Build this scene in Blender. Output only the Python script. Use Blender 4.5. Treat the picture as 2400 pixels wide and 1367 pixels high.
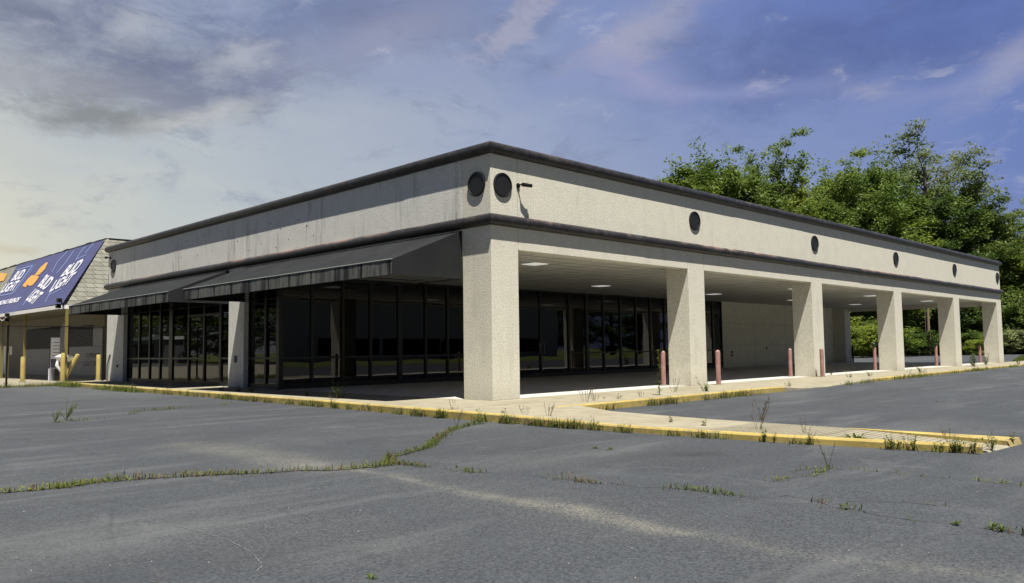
import bpy, math, random
from mathutils import Vector, Matrix, noise
R = random.Random(7)
for o in list(bpy.data.objects): bpy.data.objects.remove(o)
scene = bpy.context.scene
col = scene.collection
rad = math.radians

# ------------------------------------------------------------------ camera
CAM = Vector((-13.17537, -13.84241, 1.2))
yaw, pitch, roll = rad(44.972397), rad(4.067907), rad(-0.750628)
FOC = 1899.25
fw = Vector((math.cos(pitch)*math.cos(yaw), math.cos(pitch)*math.sin(yaw), math.sin(pitch)))
r0 = Vector((math.sin(yaw), -math.cos(yaw), 0)); u0 = r0.cross(fw)
rt = math.cos(roll)*r0 + math.sin(roll)*u0
up = -math.sin(roll)*r0 + math.cos(roll)*u0
cd = bpy.data.cameras.new('camera'); cam = bpy.data.objects.new('camera', cd); col.objects.link(cam)
m = Matrix((rt, up, -fw)).transposed().to_4x4(); m.translation = CAM
cam.matrix_world = m
cd.sensor_width = 36; cd.lens = FOC/2400*36; cd.clip_start = .1; cd.clip_end = 3000
scene.camera = cam

# ------------------------------------------------------------------ sun, sky, exposure
SUN = Vector((1, 1.72, -5.2)).normalized()          # direction the light travels
sl = bpy.data.lights.new('sun', 'SUN'); sl.energy = 5.0; sl.angle = rad(.5); sl.color = (1, .955, .87)
so = bpy.data.objects.new('sun', sl); col.objects.link(so)
so.rotation_euler = SUN.to_track_quat('-Z', 'Y').to_euler(); so.location = (0, 0, 60)
scene.view_settings.view_transform = 'Standard'; scene.view_settings.look = 'None'
scene.view_settings.gamma = 1; scene.view_settings.exposure = 0.82

def rgb(r, g, b):                                   # sRGB 0..255 -> linear
    f = lambda c: (c/255/12.92 if c/255 <= .04045 else ((c/255+.055)/1.055)**2.4)
    return (f(r), f(g), f(b), 1)

class NT:
    def __init__(s, tree): s.t = tree; s.n = tree.nodes; s.l = tree.links
    def node(s, typ, **kw):
        n = s.n.new(typ)
        for k, v in kw.items(): setattr(n, k, v)
        return n
    def put(s, sock, v):
        if isinstance(v, bpy.types.NodeSocket): s.l.new(v, sock)
        elif v is not None: sock.default_value = v
    def math(s, op, a, b=None, c=None, clamp=False):
        n = s.node('ShaderNodeMath', operation=op, use_clamp=clamp)
        s.put(n.inputs[0], a); s.put(n.inputs[1], b); s.put(n.inputs[2], c)
        return n.outputs[0]
    def mix(s, f, a, b, blend='MIX'):
        n = s.node('ShaderNodeMix', data_type='RGBA', blend_type=blend); n.clamp_factor = True
        s.put(n.inputs[0], f); s.put(n.inputs[6], a); s.put(n.inputs[7], b)
        return n.outputs[2]
    def noise(s, vec, scale, detail=3, rough=.55, dist=0, col=False):
        n = s.node('ShaderNodeTexNoise'); s.put(n.inputs['Vector'], vec)
        n.inputs['Scale'].default_value = scale; n.inputs['Detail'].default_value = detail
        n.inputs['Roughness'].default_value = rough; n.inputs['Distortion'].default_value = dist
        return n.outputs[1 if col else 0]
    def ramp(s, f, stops, interp='LINEAR'):
        n = s.node('ShaderNodeValToRGB'); cr = n.color_ramp; cr.interpolation = interp
        while len(cr.elements) < len(stops): cr.elements.new(.5)
        for e, (p, c) in zip(cr.elements, stops):
            e.position = p; e.color = c if len(c) == 4 else (*c, 1)
        s.put(n.inputs[0], f); return n.outputs[0]
    def map(s, v, lo, hi, a=0, b=1, smooth=True):
        n = s.node('ShaderNodeMapRange', interpolation_type='SMOOTHSTEP' if smooth else 'LINEAR')
        s.put(n.inputs[0], v)
        for i, x in zip((1, 2, 3, 4), (lo, hi, a, b)): n.inputs[i].default_value = x
        return n.outputs[0]
    def scalevec(s, vec, sc, loc=(0, 0, 0), rot=(0, 0, 0)):
        n = s.node('ShaderNodeMapping'); s.put(n.inputs[0], vec)
        n.inputs['Scale'].default_value = sc; n.inputs['Location'].default_value = loc
        n.inputs['Rotation'].default_value = rot
        return n.outputs[0]
    def bump(s, h, strength, dist, normal=None):
        n = s.node('ShaderNodeBump'); s.put(n.inputs['Height'], h)
        n.inputs['Strength'].default_value = strength; n.inputs['Distance'].default_value = dist
        if normal: s.put(n.inputs['Normal'], normal)
        return n.outputs[0]

def build_world():
    w = bpy.data.worlds.new('World'); scene.world = w; w.use_nodes = True
    k = NT(w.node_tree); k.n.clear()
    out = k.node('ShaderNodeOutputWorld'); bg = k.node('ShaderNodeBackground'); k.l.new(bg.outputs[0], out.inputs[0])
    bg.inputs[1].default_value = .1
    sky = k.node('ShaderNodeTexSky', sky_type='NISHITA'); sky.sun_disc = False
    sky.sun_elevation = math.asin(-SUN.z); sky.sun_rotation = math.atan2(-SUN.x, -SUN.y)
    sky.air_density = 1.2; sky.dust_density = 1.5
    tc = k.node('ShaderNodeTexCoord').outputs['Generated']
    wn = k.noise(tc, 6, 5, .6, 0, True)
    vm = k.node('ShaderNodeVectorMath', operation='SUBTRACT'); k.put(vm.inputs[0], wn); vm.inputs[1].default_value = (.5, .5, .5)
    vs = k.node('ShaderNodeVectorMath', operation='SCALE'); k.put(vs.inputs[0], vm.outputs[0]); vs.inputs['Scale'].default_value = .05
    va = k.node('ShaderNodeVectorMath', operation='ADD'); k.put(va.inputs[0], tc); k.put(va.inputs[1], vs.outputs[0])
    def azel(vec):
        sp = k.node('ShaderNodeSeparateXYZ'); k.put(sp.inputs[0], vec)
        az = k.math('MULTIPLY', k.math('ARCTAN2', sp.outputs[1], sp.outputs[0]), 57.2958)
        el = k.math('MULTIPLY', k.math('ARCSINE', sp.outputs[2]), 57.2958)
        return az, el
    az, el = azel(tc); azw, elw = azel(va.outputs[0])
    # base colour of the air: pale and warm low in the north, blue towards the east
    s = k.map(k.math('ABSOLUTE', k.math('SUBTRACT', az, 84)), 3, 72, 0, 1, False); e = k.map(el, 0, 25, 0, 1, False)
    b = k.math('ADD', k.math('MULTIPLY', s, .62), k.math('MULTIPLY', e, .36))
    big = k.noise(k.scalevec(va.outputs[0], (1, 1, 2.6)), 2.2, 4, .55)
    b = k.math('ADD', b, k.math('MULTIPLY', k.math('SUBTRACT', big, .5), .34), clamp=True)
    base = k.ramp(b, [(0, rgb(228, 218, 184)), (.12, rgb(208, 206, 190)), (.3, rgb(176, 183, 188)),
                      (.48, rgb(146, 156, 182)), (.68, rgb(122, 137, 182)), (.85, rgb(101, 119, 176)), (1, rgb(84, 104, 165))])
    c = base
    g1 = k.noise(k.scalevec(va.outputs[0], (1, 1, 2.4)), 9, 8, .68, .4); g2 = k.noise(k.scalevec(tc, (1, 1, 3.2)), 26, 6, .7)
    f1 = k.noise(k.scalevec(va.outputs[0], (1, 1, 2.2)), 7, 8, .68, .3)
    f2 = k.noise(k.scalevec(tc, (1, 1, 3)), 16, 6, .65, .6)
    def pa(px, py):
        d = (fw*FOC + rt*(px-1200) + up*(683.5-py)).normalized()
        return math.degrees(math.atan2(d.y, d.x)), math.degrees(math.asin(d.z))
    def blob(px, py, wpx, hpx, colr, amt, tilt=0., soft=.25, frq=f1):
        nonlocal c
        a0, e0 = pa(px, py); wa, he = wpx/FOC*57.3, hpx/FOC*57.3
        da = k.math('SUBTRACT', a0, azw); de = k.math('SUBTRACT', elw, e0)   # da grows to the right
        ct, st = math.cos(rad(tilt)), math.sin(rad(tilt))
        x = k.math('ADD', k.math('MULTIPLY', da, ct), k.math('MULTIPLY', de, st))
        y = k.math('SUBTRACT', k.math('MULTIPLY', de, ct), k.math('MULTIPLY', da, st))
        x = k.math('DIVIDE', x, wa); y = k.math('DIVIDE', y, he)
        d = k.math('ADD', k.math('MULTIPLY', x, x), k.math('MULTIPLY', y, y))
        d = k.math('SUBTRACT', k.math('SQRT', d), k.math('MULTIPLY', k.math('SUBTRACT', frq, .5), 3.0))
        mk = k.map(d, 1.0+soft, 1.0-soft*2.4)
        c = k.mix(k.math('MULTIPLY', mk, amt), c, colr)
    D1 = rgb(92, 98, 126); D2 = rgb(84, 97, 146); P = rgb(160, 160, 180); W = rgb(186, 188, 192); G = rgb(128, 130, 132)
    blob(150, 60, 420, 120, D1, .75, -8, .5)
    blob(420, 170, 220, 90, D1, .7, -10, .5)
    blob(850, 40, 420, 100, rgb(86, 97, 138), .85, 8, .5)
    blob(640, 175, 200, 60, rgb(120, 126, 150), .8, 10, .5)
    blob(60, 170, 260, 60, rgb(150, 148, 155), .6, -6, .5)
    blob(330, 75, 70, 60, W, .5, 30, .5, f2)
    blob(560, 140, 90, 45, W, .5, 35, .5, f2)
    blob(900, 70, 230, 70, rgb(152, 154, 176), .7, 14, .5)
    blob(205, 285, 150, 40, G, .9, -2, .35)
    blob(260, 320, 90, 22, G, .7, 4, .4, f2)
    blob(450, 290, 190, 26, rgb(196, 194, 190), .5, 20, .5, f2)
    blob(300, 400, 260, 18, rgb(196, 196, 190), .4, -6, .6, f2)
    blob(1150, 300, 300, 70, rgb(160, 170, 194), .5, 4, .7)
    blob(1840, 150, 480, 115, D2, .85, 2, .55)
    blob(1210, 60, 140, 32, P, .8, 32, .3, f2)
    blob(1500, 80, 190, 56, P, .8, 28, .45)
    blob(1500, 185, 130, 60, rgb(160, 158, 190), .7, -20, .5)
    blob(1640, 215, 340, 22, rgb(142, 148, 190), .7, -5, .6)
    blob(2040, 225, 60, 18, P, .55, 0, .4, f2)
    blob(2370, 165, 130, 46, P, .7, 24, .4)
    blob(2200, 215, 200, 22, rgb(132, 140, 184), .6, 6, .5)
    blob(2200, 60, 260, 60, rgb(78, 96, 156), .6, 0, .6)
    blob(1330, 190, 130, 40, rgb(128, 144, 190), .5, 10, .6, f2)
    blob(0, 580, 60, 14, rgb(176, 158, 120), .5, 4, .5, f2)
    # torn texture everywhere: pale shreds and darker bellies
    c = k.mix(k.math('MULTIPLY', k.map(g1, .56, .74), .24), c, rgb(186, 186, 200))
    c = k.mix(k.math('MULTIPLY', k.map(g1, .46, .28), .34), c, rgb(92, 102, 138))
    c = k.mix(k.math('MULTIPLY', k.map(k.math('ADD', g1, k.math('MULTIPLY', g2, .5)),   .86, 1.02), .2), c, rgb(196, 196, 204))
    my = k.mix(1., c, (6.2, 6.2, 6.15, 1), 'MULTIPLY'); 
    deep = k.math('MULTIPLY', k.map(el, 26, 48, 1, .22), k.map(k.math('ABSOLUTE', k.math('SUBTRACT', az, 45)), 50, 95, 1, .58))
    my = k.mix(1., my, deep, 'MULTIPLY')
    allc = k.mix(.95, sky.outputs[0], my)
    k.put(bg.inputs[0], allc)
build_world()

# ------------------------------------------------------------------ helpers
def bp(px, py, ax, val):                    # where the line of sight meets a real plane of the place
    ray = fw*FOC + rt*(px-1200) + up*(683.5-py); t = (val-CAM[ax])/ray[ax]
    return CAM + ray*t
def at_depth(px, depth, z=0):
    d = (fw*FOC + rt*(px-1200)); d = Vector((d.x, d.y, 0)); t = depth/(d.dot(Vector((math.cos(yaw), math.sin(yaw), 0))))
    p = CAM + d*t; return Vector((p.x, p.y, z))
def zat(px, py, p):                         # height of a sight line above a ground point
    ray = fw*FOC + rt*(px-1200) + up*(683.5-py)
    return CAM.z + ray.z*math.hypot(p.x-CAM.x, p.y-CAM.y)/math.hypot(ray.x, ray.y)

class MB:
    def __init__(s): s.v = []; s.f = []
    def quad(s, *p):
        n = len(s.v); s.v += [tuple(q) for q in p]; s.f.append(tuple(range(n, n+len(p)))); return s
    def box(s, a, b, rz=0, pivot=None):
        x0, y0, z0 = a; x1, y1, z1 = b; n = len(s.v)
        P = [(x0, y0, z0), (x1, y0, z0), (x1, y1, z0), (x0, y1, z0), (x0, y0, z1), (x1, y0, z1), (x1, y1, z1), (x0, y1, z1)]
        if rz:
            pv = Vector(pivot); M = Matrix.Rotation(rz, 3, 'Z'); P = [tuple(M @ (Vector(q)-pv)+pv) for q in P]
        s.v += P
        for f in ((0, 3, 2, 1), (4, 5, 6, 7), (0, 1, 5, 4), (1, 2, 6, 5), (2, 3, 7, 6), (3, 0, 4, 7)): s.f.append(tuple(n+i for i in f))
        return s
    def tube(s, pts, r, n=8, cap=True):
        pts = [Vector(p) for p in pts]; rr = r if isinstance(r, (list, tuple)) else [r]*len(pts); rings = []
        for i, p in enumerate(pts):
            d = (pts[min(i+1, len(pts)-1)]-pts[max(i-1, 0)]).normalized()
            a = d.cross(Vector((0, 0, 1)) if abs(d.z) < .9 else Vector((1, 0, 0))).normalized(); b = d.cross(a)
            st = len(s.v)
            for j in range(n):
                t = 2*math.pi*j/n; s.v.append(tuple(p+(a*math.cos(t)+b*math.sin(t))*rr[i]))
            rings.append(st)
        for q0, q1 in zip(rings, rings[1:]):
            for j in range(n): s.f.append((q0+j, q0+(j+1) % n, q1+(j+1) % n, q1+j))
        if cap: s.f.append(tuple(rings[0]+j for j in range(n))[::-1]); s.f.append(tuple(rings[-1]+j for j in range(n)))
        return s
    def prism(s, prof, fn, t0, t1):          # closed profile swept from t0 to t1, fn(p, t) -> xyz
        n = len(prof); a = len(s.v)
        s.v += [tuple(fn(p, t0)) for p in prof] + [tuple(fn(p, t1)) for p in prof]
        for i in range(n): s.f.append((a+i, a+(i+1) % n, a+n+(i+1) % n, a+n+i))
        s.f.append(tuple(a+i for i in range(n))[::-1]); s.f.append(tuple(a+n+i for i in range(n))); return s
    def build(s, name, mat, parent=None, smooth=False, bevel=0, recalc=True):
        me = bpy.data.meshes.new(name); me.from_pydata(s.v, [], s.f); me.materials.append(mat)
        if recalc:
            import bmesh
            b = bmesh.new(); b.from_mesh(me); bmesh.ops.recalc_face_normals(b, faces=b.faces); b.to_mesh(me); b.free()
        if smooth:
            for p in me.polygons: p.use_smooth = True
            if hasattr(me, 'set_sharp_from_angle'): me.set_sharp_from_angle(angle=rad(40))
        o = bpy.data.objects.new(name, me); col.objects.link(o)
        if parent: o.parent = parent
        if bevel:
            bv = o.modifiers.new('bevel', 'BEVEL'); bv.width = bevel; bv.segments = 2; bv.limit_method = 'ANGLE'
        return o

def tag(o, label=None, cat=None, group=None, kind=None):
    for a, b in (('label', label), ('category', cat), ('group', group), ('kind', kind)):
        if b: o[a] = b
    return o
def empty(name, loc=(0, 0, 0), rz=0):
    o = bpy.data.objects.new(name, None); col.objects.link(o); o.location = loc; o.rotation_euler = (0, 0, rz); o.empty_display_size = .3
    return o
def copy_tree(root):
    c = root.copy(); col.objects.link(c)
    for ch in list(root.children):
        d = ch.copy(); col.objects.link(d); d.parent = c; d.matrix_parent_inverse = ch.matrix_parent_inverse
        for g in list(ch.children):
            e = g.copy(); col.objects.link(e); e.parent = d
    return c

# ------------------------------------------------------------------ materials
def mat(name, colr=(.5, .5, .5), rough=.7, metal=0, spec=.3, fn=None):
    m_ = bpy.data.materials.new(name); m_.use_nodes = True; k = NT(m_.node_tree)
    p = k.n['Principled BSDF']; p.inputs['Base Color'].default_value = (*colr[:3], 1)
    p.inputs['Roughness'].default_value = rough; p.inputs['Metallic'].default_value = metal
    p.inputs['Specular IOR Level'].default_value = spec
    if fn: fn(k, p)
    return m_
def obco(k): return k.node('ShaderNodeTexCoord').outputs['Object']
def sepz(k, v):
    s = k.node('ShaderNodeSeparateXYZ'); k.put(s.inputs[0], v); return s.outputs

def stucco(base, dirty=.5):
    def fn(k, p):
        v = obco(k)
        fine = k.noise(v, 26, 3, .75); mid = k.noise(v, 2.3, 4, .6)
        st = k.noise(k.scalevec(v, (2.0, 2.0, .25)), 1.3, 5, .7)
        st2 = k.noise(k.scalevec(v, (5, 5, .3)), 1.2, 4, .7)
        c = k.mix(k.map(fine, .36, .6), tuple(x*.76 for x in base[:3])+(1,), tuple(min(1, x*1.06) for x in base[:3])+(1,))
        c = k.mix(k.math('MULTIPLY', k.map(mid, .42, .75), .35), c, tuple(x*.72 for x in base[:3])+(1,))
        c = k.mix(k.math('MULTIPLY', k.map(st, .52, .74), dirty), c, tuple(x*.5 for x in base[:3])+(1,))
        c = k.mix(k.math('MULTIPLY', k.map(st2, .56, .76), dirty*.6), c, tuple(x*.45 for x in base[:3])+(1,))
        k.put(p.inputs['Base Color'], c)
        h = k.math('ADD', fine, k.math('MULTIPLY', k.noise(v, 90, 2), .5))
        zz = sepz(k, k.node('ShaderNodeNewGeometry').outputs['Position'])[2]
        sp = k.math('MULTIPLY', k.map(k.math('ADD', zz, k.math('MULTIPLY', mid, .5)), .75, .2), .4)
        k.put(p.inputs['Base Color'], k.mix(sp, c, (.36, .34, .28, 1)))
        k.put(p.inputs['Normal'], k.bump(h, .55, .014))
    return fn
M = {}
M['stucco'] = mat('stucco', rough=.9, spec=.15, fn=stucco((.685, .66, .55), .25))
M['stucco_grimy'] = mat('stucco_grimy', rough=.9, spec=.15, fn=stucco((.70, .69, .63), 1.0))
def f_black_trim(k, p):
    v = obco(k); g = k.node('ShaderNodeNewGeometry'); nz = sepz(k, g.outputs['Normal'])[2]
    n1 = k.noise(v, .35, 4, .65); n2 = k.noise(v, 9, 5, .75); n3 = k.noise(v, 2.2, 5, .7)
    base = k.mix(k.map(n2, .35, .7), (.013, .013, .014, 1), (.040, .037, .035, 1))
    base = k.mix(k.math('MULTIPLY', k.map(n3, .5, .72), .5), base, (.075, .068, .060, 1))
    z = sepz(k, v)[2]; low = k.map(z, 5, 5.2, .9, .2)
    w = k.math('ADD', k.math('MULTIPLY', n1, .7), k.math('MULTIPLY', n3, .45))
    w = k.math('ADD', w, k.math('MULTIPLY', n2, .25))
    wear = k.math('MULTIPLY', k.map(nz, .15, .8), k.map(w, .66, .82))
    k.put(p.inputs['Base Color'], k.mix(k.math('MULTIPLY', wear, low), base, (.20, .13, .105, 1))); k.put(p.inputs['Normal'], k.bump(n2, .5, .012))
M['trim'] = mat('dark_trim', rough=.45, spec=.4, fn=f_black_trim)
def f_disc(k, p):
    v = obco(k); n = k.noise(v, 30, 3)
    k.put(p.inputs['Base Color'], k.mix(n, (.010, .010, .010, 1), (.024, .023, .022, 1)))
M['disc'] = mat('vent_black', rough=.45, spec=.3, fn=f_disc)
M['frame'] = mat('bronze_aluminium', (.012, .012, .013), .35, 0, .4)
M['frame_grey'] = mat('grey_aluminium', (.10, .10, .11), .4, .3, .4)
def f_glass(k, p):
    out = k.n['Material Output']; k.n.remove(p)
    tr = k.node('ShaderNodeBsdfTransparent'); tr.inputs[0].default_value = (.05, .052, .055, 1)
    gl = k.node('ShaderNodeBsdfGlossy'); gl.inputs['Roughness'].default_value = .004; gl.inputs['Color'].default_value = (.9, .9, .92, 1)
    g = k.node('ShaderNodeNewGeometry').outputs['Position']
    wob = k.bump(k.noise(g, .7, 1, .5), .12, .02)
    k.put(gl.inputs['Normal'], wob)
    fr = k.node('ShaderNodeFresnel'); fr.inputs[0].default_value = 1.52
    mx = k.node('ShaderNodeMixShader'); k.put(mx.inputs[0], k.math('MULTIPLY_ADD', fr.outputs[0], 1.0, .01)); k.l.new(tr.outputs[0], mx.inputs[1]); k.l.new(gl.outputs[0], mx.inputs[2])
    k.l.new(mx.outputs[0], out.inputs[0])
M['glass'] = mat('tinted_glass', fn=f_glass)
def f_soffit(k, p):
    v = k.node('ShaderNodeNewGeometry').outputs['Position']; s = sepz(k, v)
    def line(c, sp, w):
        fr = k.math('FRACT', k.math('DIVIDE', c, sp)); return k.math('LESS_THAN', fr, w/sp)
    ln = k.math('MAXIMUM', line(s[0], 1.22, .035), line(s[1], .61, .045))
    n = k.noise(v, 1.5, 4)
    c = k.mix(k.map(n, .35, .7), (.60, .585, .51, 1), (.50, .49, .42, 1))
    k.put(p.inputs['Base Color'], k.mix(ln, c, (.08, .08, .07, 1)))
M['soffit'] = mat('soffit_panels', rough=.7, spec=.3, fn=f_soffit)
M['lens'] = mat('light_diffuser', (.92, .92, .90), .4, fn=lambda k, p: (k.put(p.inputs['Emission Color'], (1, .98, .9, 1)), k.put(p.inputs['Emission Strength'], .22)))
def f_conc(c0, c1, white=0):
    def fn(k, p):
        v = k.node('ShaderNodeNewGeometry').outputs['Position']; s = sepz(k, v)
        n = k.noise(v, 2.0, 5, .65); f = k.noise(v, 45, 3, .7); st = k.noise(v, .45, 3)
        c = k.mix(k.map(n, .3, .72), c0, c1)
        c = k.mix(k.math('MULTIPLY', k.map(f, .55, .75), .3), c, tuple(x*.55 for x in c0[:3])+(1,))
        c = k.mix(k.math('MULTIPLY', k.map(st, .52, .72), .35), c, tuple(x*.65 for x in c0[:3])+(1,))
        k.put(p.inputs['Base Color'], c); k.put(p.inputs['Normal'], k.bump(f, .5, .006))
    return fn
M['walk'] = mat('sidewalk_concrete', rough=.85, spec=.2, fn=f_conc((.245, .22, .158, 1), (.31, .285, .212, 1)))
M['slab'] = mat('arcade_slab', rough=.7, spec=.3, fn=f_conc((.44, .43, .40, 1), (.52, .51, .47, 1)))
M['joint'] = mat('joint_dirt', (.17, .155, .115), .95)
def f_yellow(k, p):
    v = k.node('ShaderNodeNewGeometry').outputs['Position']
    n = k.noise(v, 5, 6, .75); f = k.noise(v, 28, 4, .75); L = k.noise(v, .5, 3)
    c = k.mix(k.map(k.noise(v, 1.3, 4), .3, .7), (.46, .36, .11, 1), (.36, .27, .075, 1))
    wear = k.map(k.math('ADD', k.math('MULTIPLY', n, .6), k.math('ADD', k.math('MULTIPLY', f, .35), k.math('MULTIPLY', L, .35))), .60, .80)
    k.put(p.inputs['Base Color'], k.mix(k.math('MULTIPLY', wear, .85), c, (.19, .165, .11, 1)))
    k.put(p.inputs['Normal'], k.bump(f, .5, .006))
M['yellow'] = mat('kerb_yellow', rough=.75, spec=.25, fn=f_yellow)
M['yellow_post'] = mat('post_yellow', rough=.6, spec=.3, fn=f_yellow)
M['shaded_yellow_post'] = mat('post_yellow_shaded', (.20, .165, .045), .7)  # yellow of the porch posts, with the shade under the eave put into the colour
def f_asphalt(k, p):
    v = k.node('ShaderNodeNewGeometry').outputs['Position']
    at = k.node('ShaderNodeAttribute', attribute_name='marks'); a = k.node('ShaderNodeSeparateColor'); k.put(a.inputs[0], at.outputs['Color'])
    fine = k.noise(v, 42, 3, .8); vf = k.noise(v, 110, 2, .8); mid = k.noise(v, 1.1, 6, .65)
    big = k.noise(k.scalevec(v, (.5, 1.3, 1), rot=(0, 0, rad(40))), .35, 4, .6)
    st = k.noise(k.scalevec(v, (.3, 1.7, 1), rot=(0, 0, rad(45))), .8, 6, .68)
    c = k.mix(k.map(fine, .38, .62), (.029, .033, .038, 1), (.068, .075, .084, 1))
    c = k.mix(k.map(vf, .62, .78), c, (.13, .135, .135, 1))
    c = k.mix(k.math('MULTIPLY', k.map(mid, .5, .75), .28), c, (.098, .106, .114, 1))
    c = k.mix(k.math('MULTIPLY', k.map(big, .42, .66), .38), c, (.032, .036, .042, 1))
    c = k.mix(k.math('MULTIPLY', k.map(st, .50, .72), .45), c, (.12, .126, .13, 1))
    c = k.mix(k.math('MULTIPLY', k.map(k.noise(k.scalevec(v, (1, .4, 1), rot=(0, 0, rad(48))), 2.2, 5, .7), .6, .74), .3), c, (.145, .148, .145, 1))
    grit = k.map(k.math('ADD', fine, k.math('MULTIPLY', mid, .6)), .6, 1.0)
    c = k.mix(k.math('MULTIPLY', a.outputs[0], k.math('MULTIPLY_ADD', grit, .7, .05)), c, (.215, .207, .168, 1))
    c = k.mix(k.math('MULTIPLY', a.outputs[1], k.math('MULTIPLY_ADD', grit, .6, .3)), c, (.2, .2, .195, 1))
    c = k.mix(k.math('MULTIPLY', a.outputs[2], .7), c, (.026, .028, .03, 1))
    k.put(p.inputs['Base Color'], c)
    h = k.math('ADD', k.math('MULTIPLY', fine, 1.0), k.math('MULTIPLY', vf, .5))
    wv = k.node('ShaderNodeVectorMath', operation='ADD'); k.put(wv.inputs[0], v); nv = k.noise(v, .7, 2, .5, 0, True); k.put(wv.inputs[1], nv)
    vo = k.node('ShaderNodeTexVoronoi', feature='DISTANCE_TO_EDGE'); k.put(vo.inputs['Vector'], wv.outputs[0]); vo.inputs['Scale'].default_value = .33
    hair = k.math('MULTIPLY', k.map(vo.outputs['Distance'], .006, .0015), k.map(k.noise(v, .5, 3), .48, .6))
    k.put(p.inputs['Base Color'], k.mix(k.math('MULTIPLY', hair, .22), c, (.018, .018, .018, 1)))
    b1 = k.bump(mid, .3, .05); k.put(p.inputs['Normal'], k.bump(h, .8, .012, b1))
M['asphalt'] = mat('old_asphalt', rough=.82, spec=.35, fn=f_asphalt)
M['crack'] = mat('crack_dark', (.022, .020, .016), .95)
def f_grass_ground(k, p):
    v = k.node('ShaderNodeNewGeometry').outputs['Position']
    c = k.mix(k.noise(v, .6, 5), (.06, .10, .02, 1), (.14, .15, .05, 1))
    k.put(p.inputs['Base Color'], c)
M['grass_ground'] = mat('rough_grass', rough=.9, spec=.1, fn=f_grass_ground)
def leafmat(name, a, b, tr=.42):
    def fn(k, p):
        out = k.n['Material Output']; v = obco(k); oi = k.node('ShaderNodeObjectInfo')
        n = k.noise(v, .55, 3, .6); n2 = k.noise(v, 4.5, 2)
        c = k.mix(k.map(k.math('ADD', k.math('MULTIPLY', n, .65), k.math('MULTIPLY', n2, .4)), .35, .7), a, b)
        hs = k.node('ShaderNodeHueSaturation'); k.put(hs.inputs['Color'], c)
        k.put(hs.inputs['Value'], k.math('MULTIPLY_ADD', oi.outputs['Random'], .5, .78))
        k.put(hs.inputs['Hue'], k.math('MULTIPLY_ADD', oi.outputs['Random'], -.03, .515))
        k.put(p.inputs['Base Color'], hs.outputs[0]); p.inputs['Roughness'].default_value = .5
        t = k.node('ShaderNodeBsdfTranslucent'); k.put(t.inputs[0], hs.outputs[0])
        mx = k.node('ShaderNodeMixShader'); mx.inputs[0].default_value = tr
        k.l.new(p.outputs[0], mx.inputs[1]); k.l.new(t.outputs[0], mx.inputs[2]); k.l.new(mx.outputs[0], out.inputs[0])
    return mat(name, spec=.2, fn=fn)
M['leaf'] = leafmat('leaves_green', (.085, .13, .022, 1), (.20, .27, .052, 1))
M['leaf_pale'] = leafmat('leaves_pale', (.13, .17, .065, 1), (.27, .31, .14, 1))
M['leaf_dark'] = leafmat('leaves_dark', (.05, .09, .018, 1), (.13, .18, .04, 1))
M['leaf_bright'] = leafmat('leaves_bright', (.10, .155, .02, 1), (.25, .30, .05, 1))
M['weed'] = leafmat('weed_green', (.075, .11, .022, 1), (.165, .20, .045, 1))
M['weed_dry'] = leafmat('weed_dry', (.14, .12, .055, 1), (.15, .10, .07, 1))
def f_bark(k, p):
    v = obco(k); n = k.noise(k.scalevec(v, (4, 4, .8)), 3, 4)
    k.put(p.inputs['Base Color'], k.mix(n, (.05, .04, .03, 1), (.16, .135, .11, 1))); k.put(p.inputs['Normal'], k.bump(n, .6, .04))
M['bark'] = mat('bark', rough=.9, fn=f_bark)
def f_fabric(k, p):
    v = obco(k); s = sepz(k, v); n = k.noise(v, 1.2, 4); w = k.noise(k.scalevec(v, (1, 1, .2)), 14, 3)
    seam = k.math('LESS_THAN', k.math('FRACT', k.math('DIVIDE', s[1], 1.12)), .012)
    c = k.mix(k.map(n, .3, .7), (.012, .0135, .0145, 1), (.019, .021, .022, 1))
    c = k.mix(k.math('MULTIPLY', k.map(w, .5, .8), .2), c, (.035, .036, .036, 1))
    k.put(p.inputs['Base Color'], k.mix(seam, c, (.009, .009, .009, 1)))
M['fabric'] = mat('awning_fabric', rough=.8, spec=.2, fn=f_fabric)
def f_valance(k, p):
    v = k.node('ShaderNodeNewGeometry').outputs['Position']; s = sepz(k, v)
    st = k.noise(k.scalevec(v, (1, 9, .5)), 2.2, 4, .75); st2 = k.noise(k.scalevec(v, (1, 30, .8)), 2, 3, .7); n = k.noise(k.scalevec(v, (1, 1, .1)), 1.6, 3)
    c = k.mix(k.map(st2, .3, .7), (.06, .064, .057, 1), (.18, .185, .165, 1))
    c = k.mix(k.math('MULTIPLY', k.map(st, .48, .62), .75), c, (.035, .036, .036, 1))
    c = k.mix(k.map(n, .5, .6), c, (.028, .028, .029, 1))
    d = k.math('ABSOLUTE', k.math('SUBTRACT', k.math('FRACT', k.math('DIVIDE', s[1], 1.12)), .5))
    d = k.math('ADD', d, k.math('MULTIPLY', k.math('SUBTRACT', st, .5), .1))
    c = k.mix(k.map(d, .455, .48), c, (.012, .012, .013, 1))
    k.put(p.inputs['Base Color'], c)
M['valance'] = mat('stained_valance', rough=.85, spec=.15, fn=f_valance)
M['valance_edge'] = mat('faded_edge', (.20, .205, .19), .8)
M['bollard'] = mat('faded_red_paint', rough=.55, spec=.3, fn=lambda k, p: k.put(p.inputs['Base Color'],
    k.mix(k.map(k.noise(k.scalevec(obco(k), (1, 1, .4)), 9, 4, .7), .35, .7), (.28, .135, .12, 1), (.37, .225, .205, 1))))
M['metal_dark'] = mat('dark_metal', (.02, .02, .022), .4, .6)
M['metal_grey'] = mat('galvanised', (.25, .25, .25), .45, .7)
M['wire'] = mat('chain_wire', (.10, .10, .10), .5, .5)
M['white'] = mat('white_paint', (.78, .78, .78), .5)
M['bright'] = mat('bright_sheet', (.85, .86, .88), .5)
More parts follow.
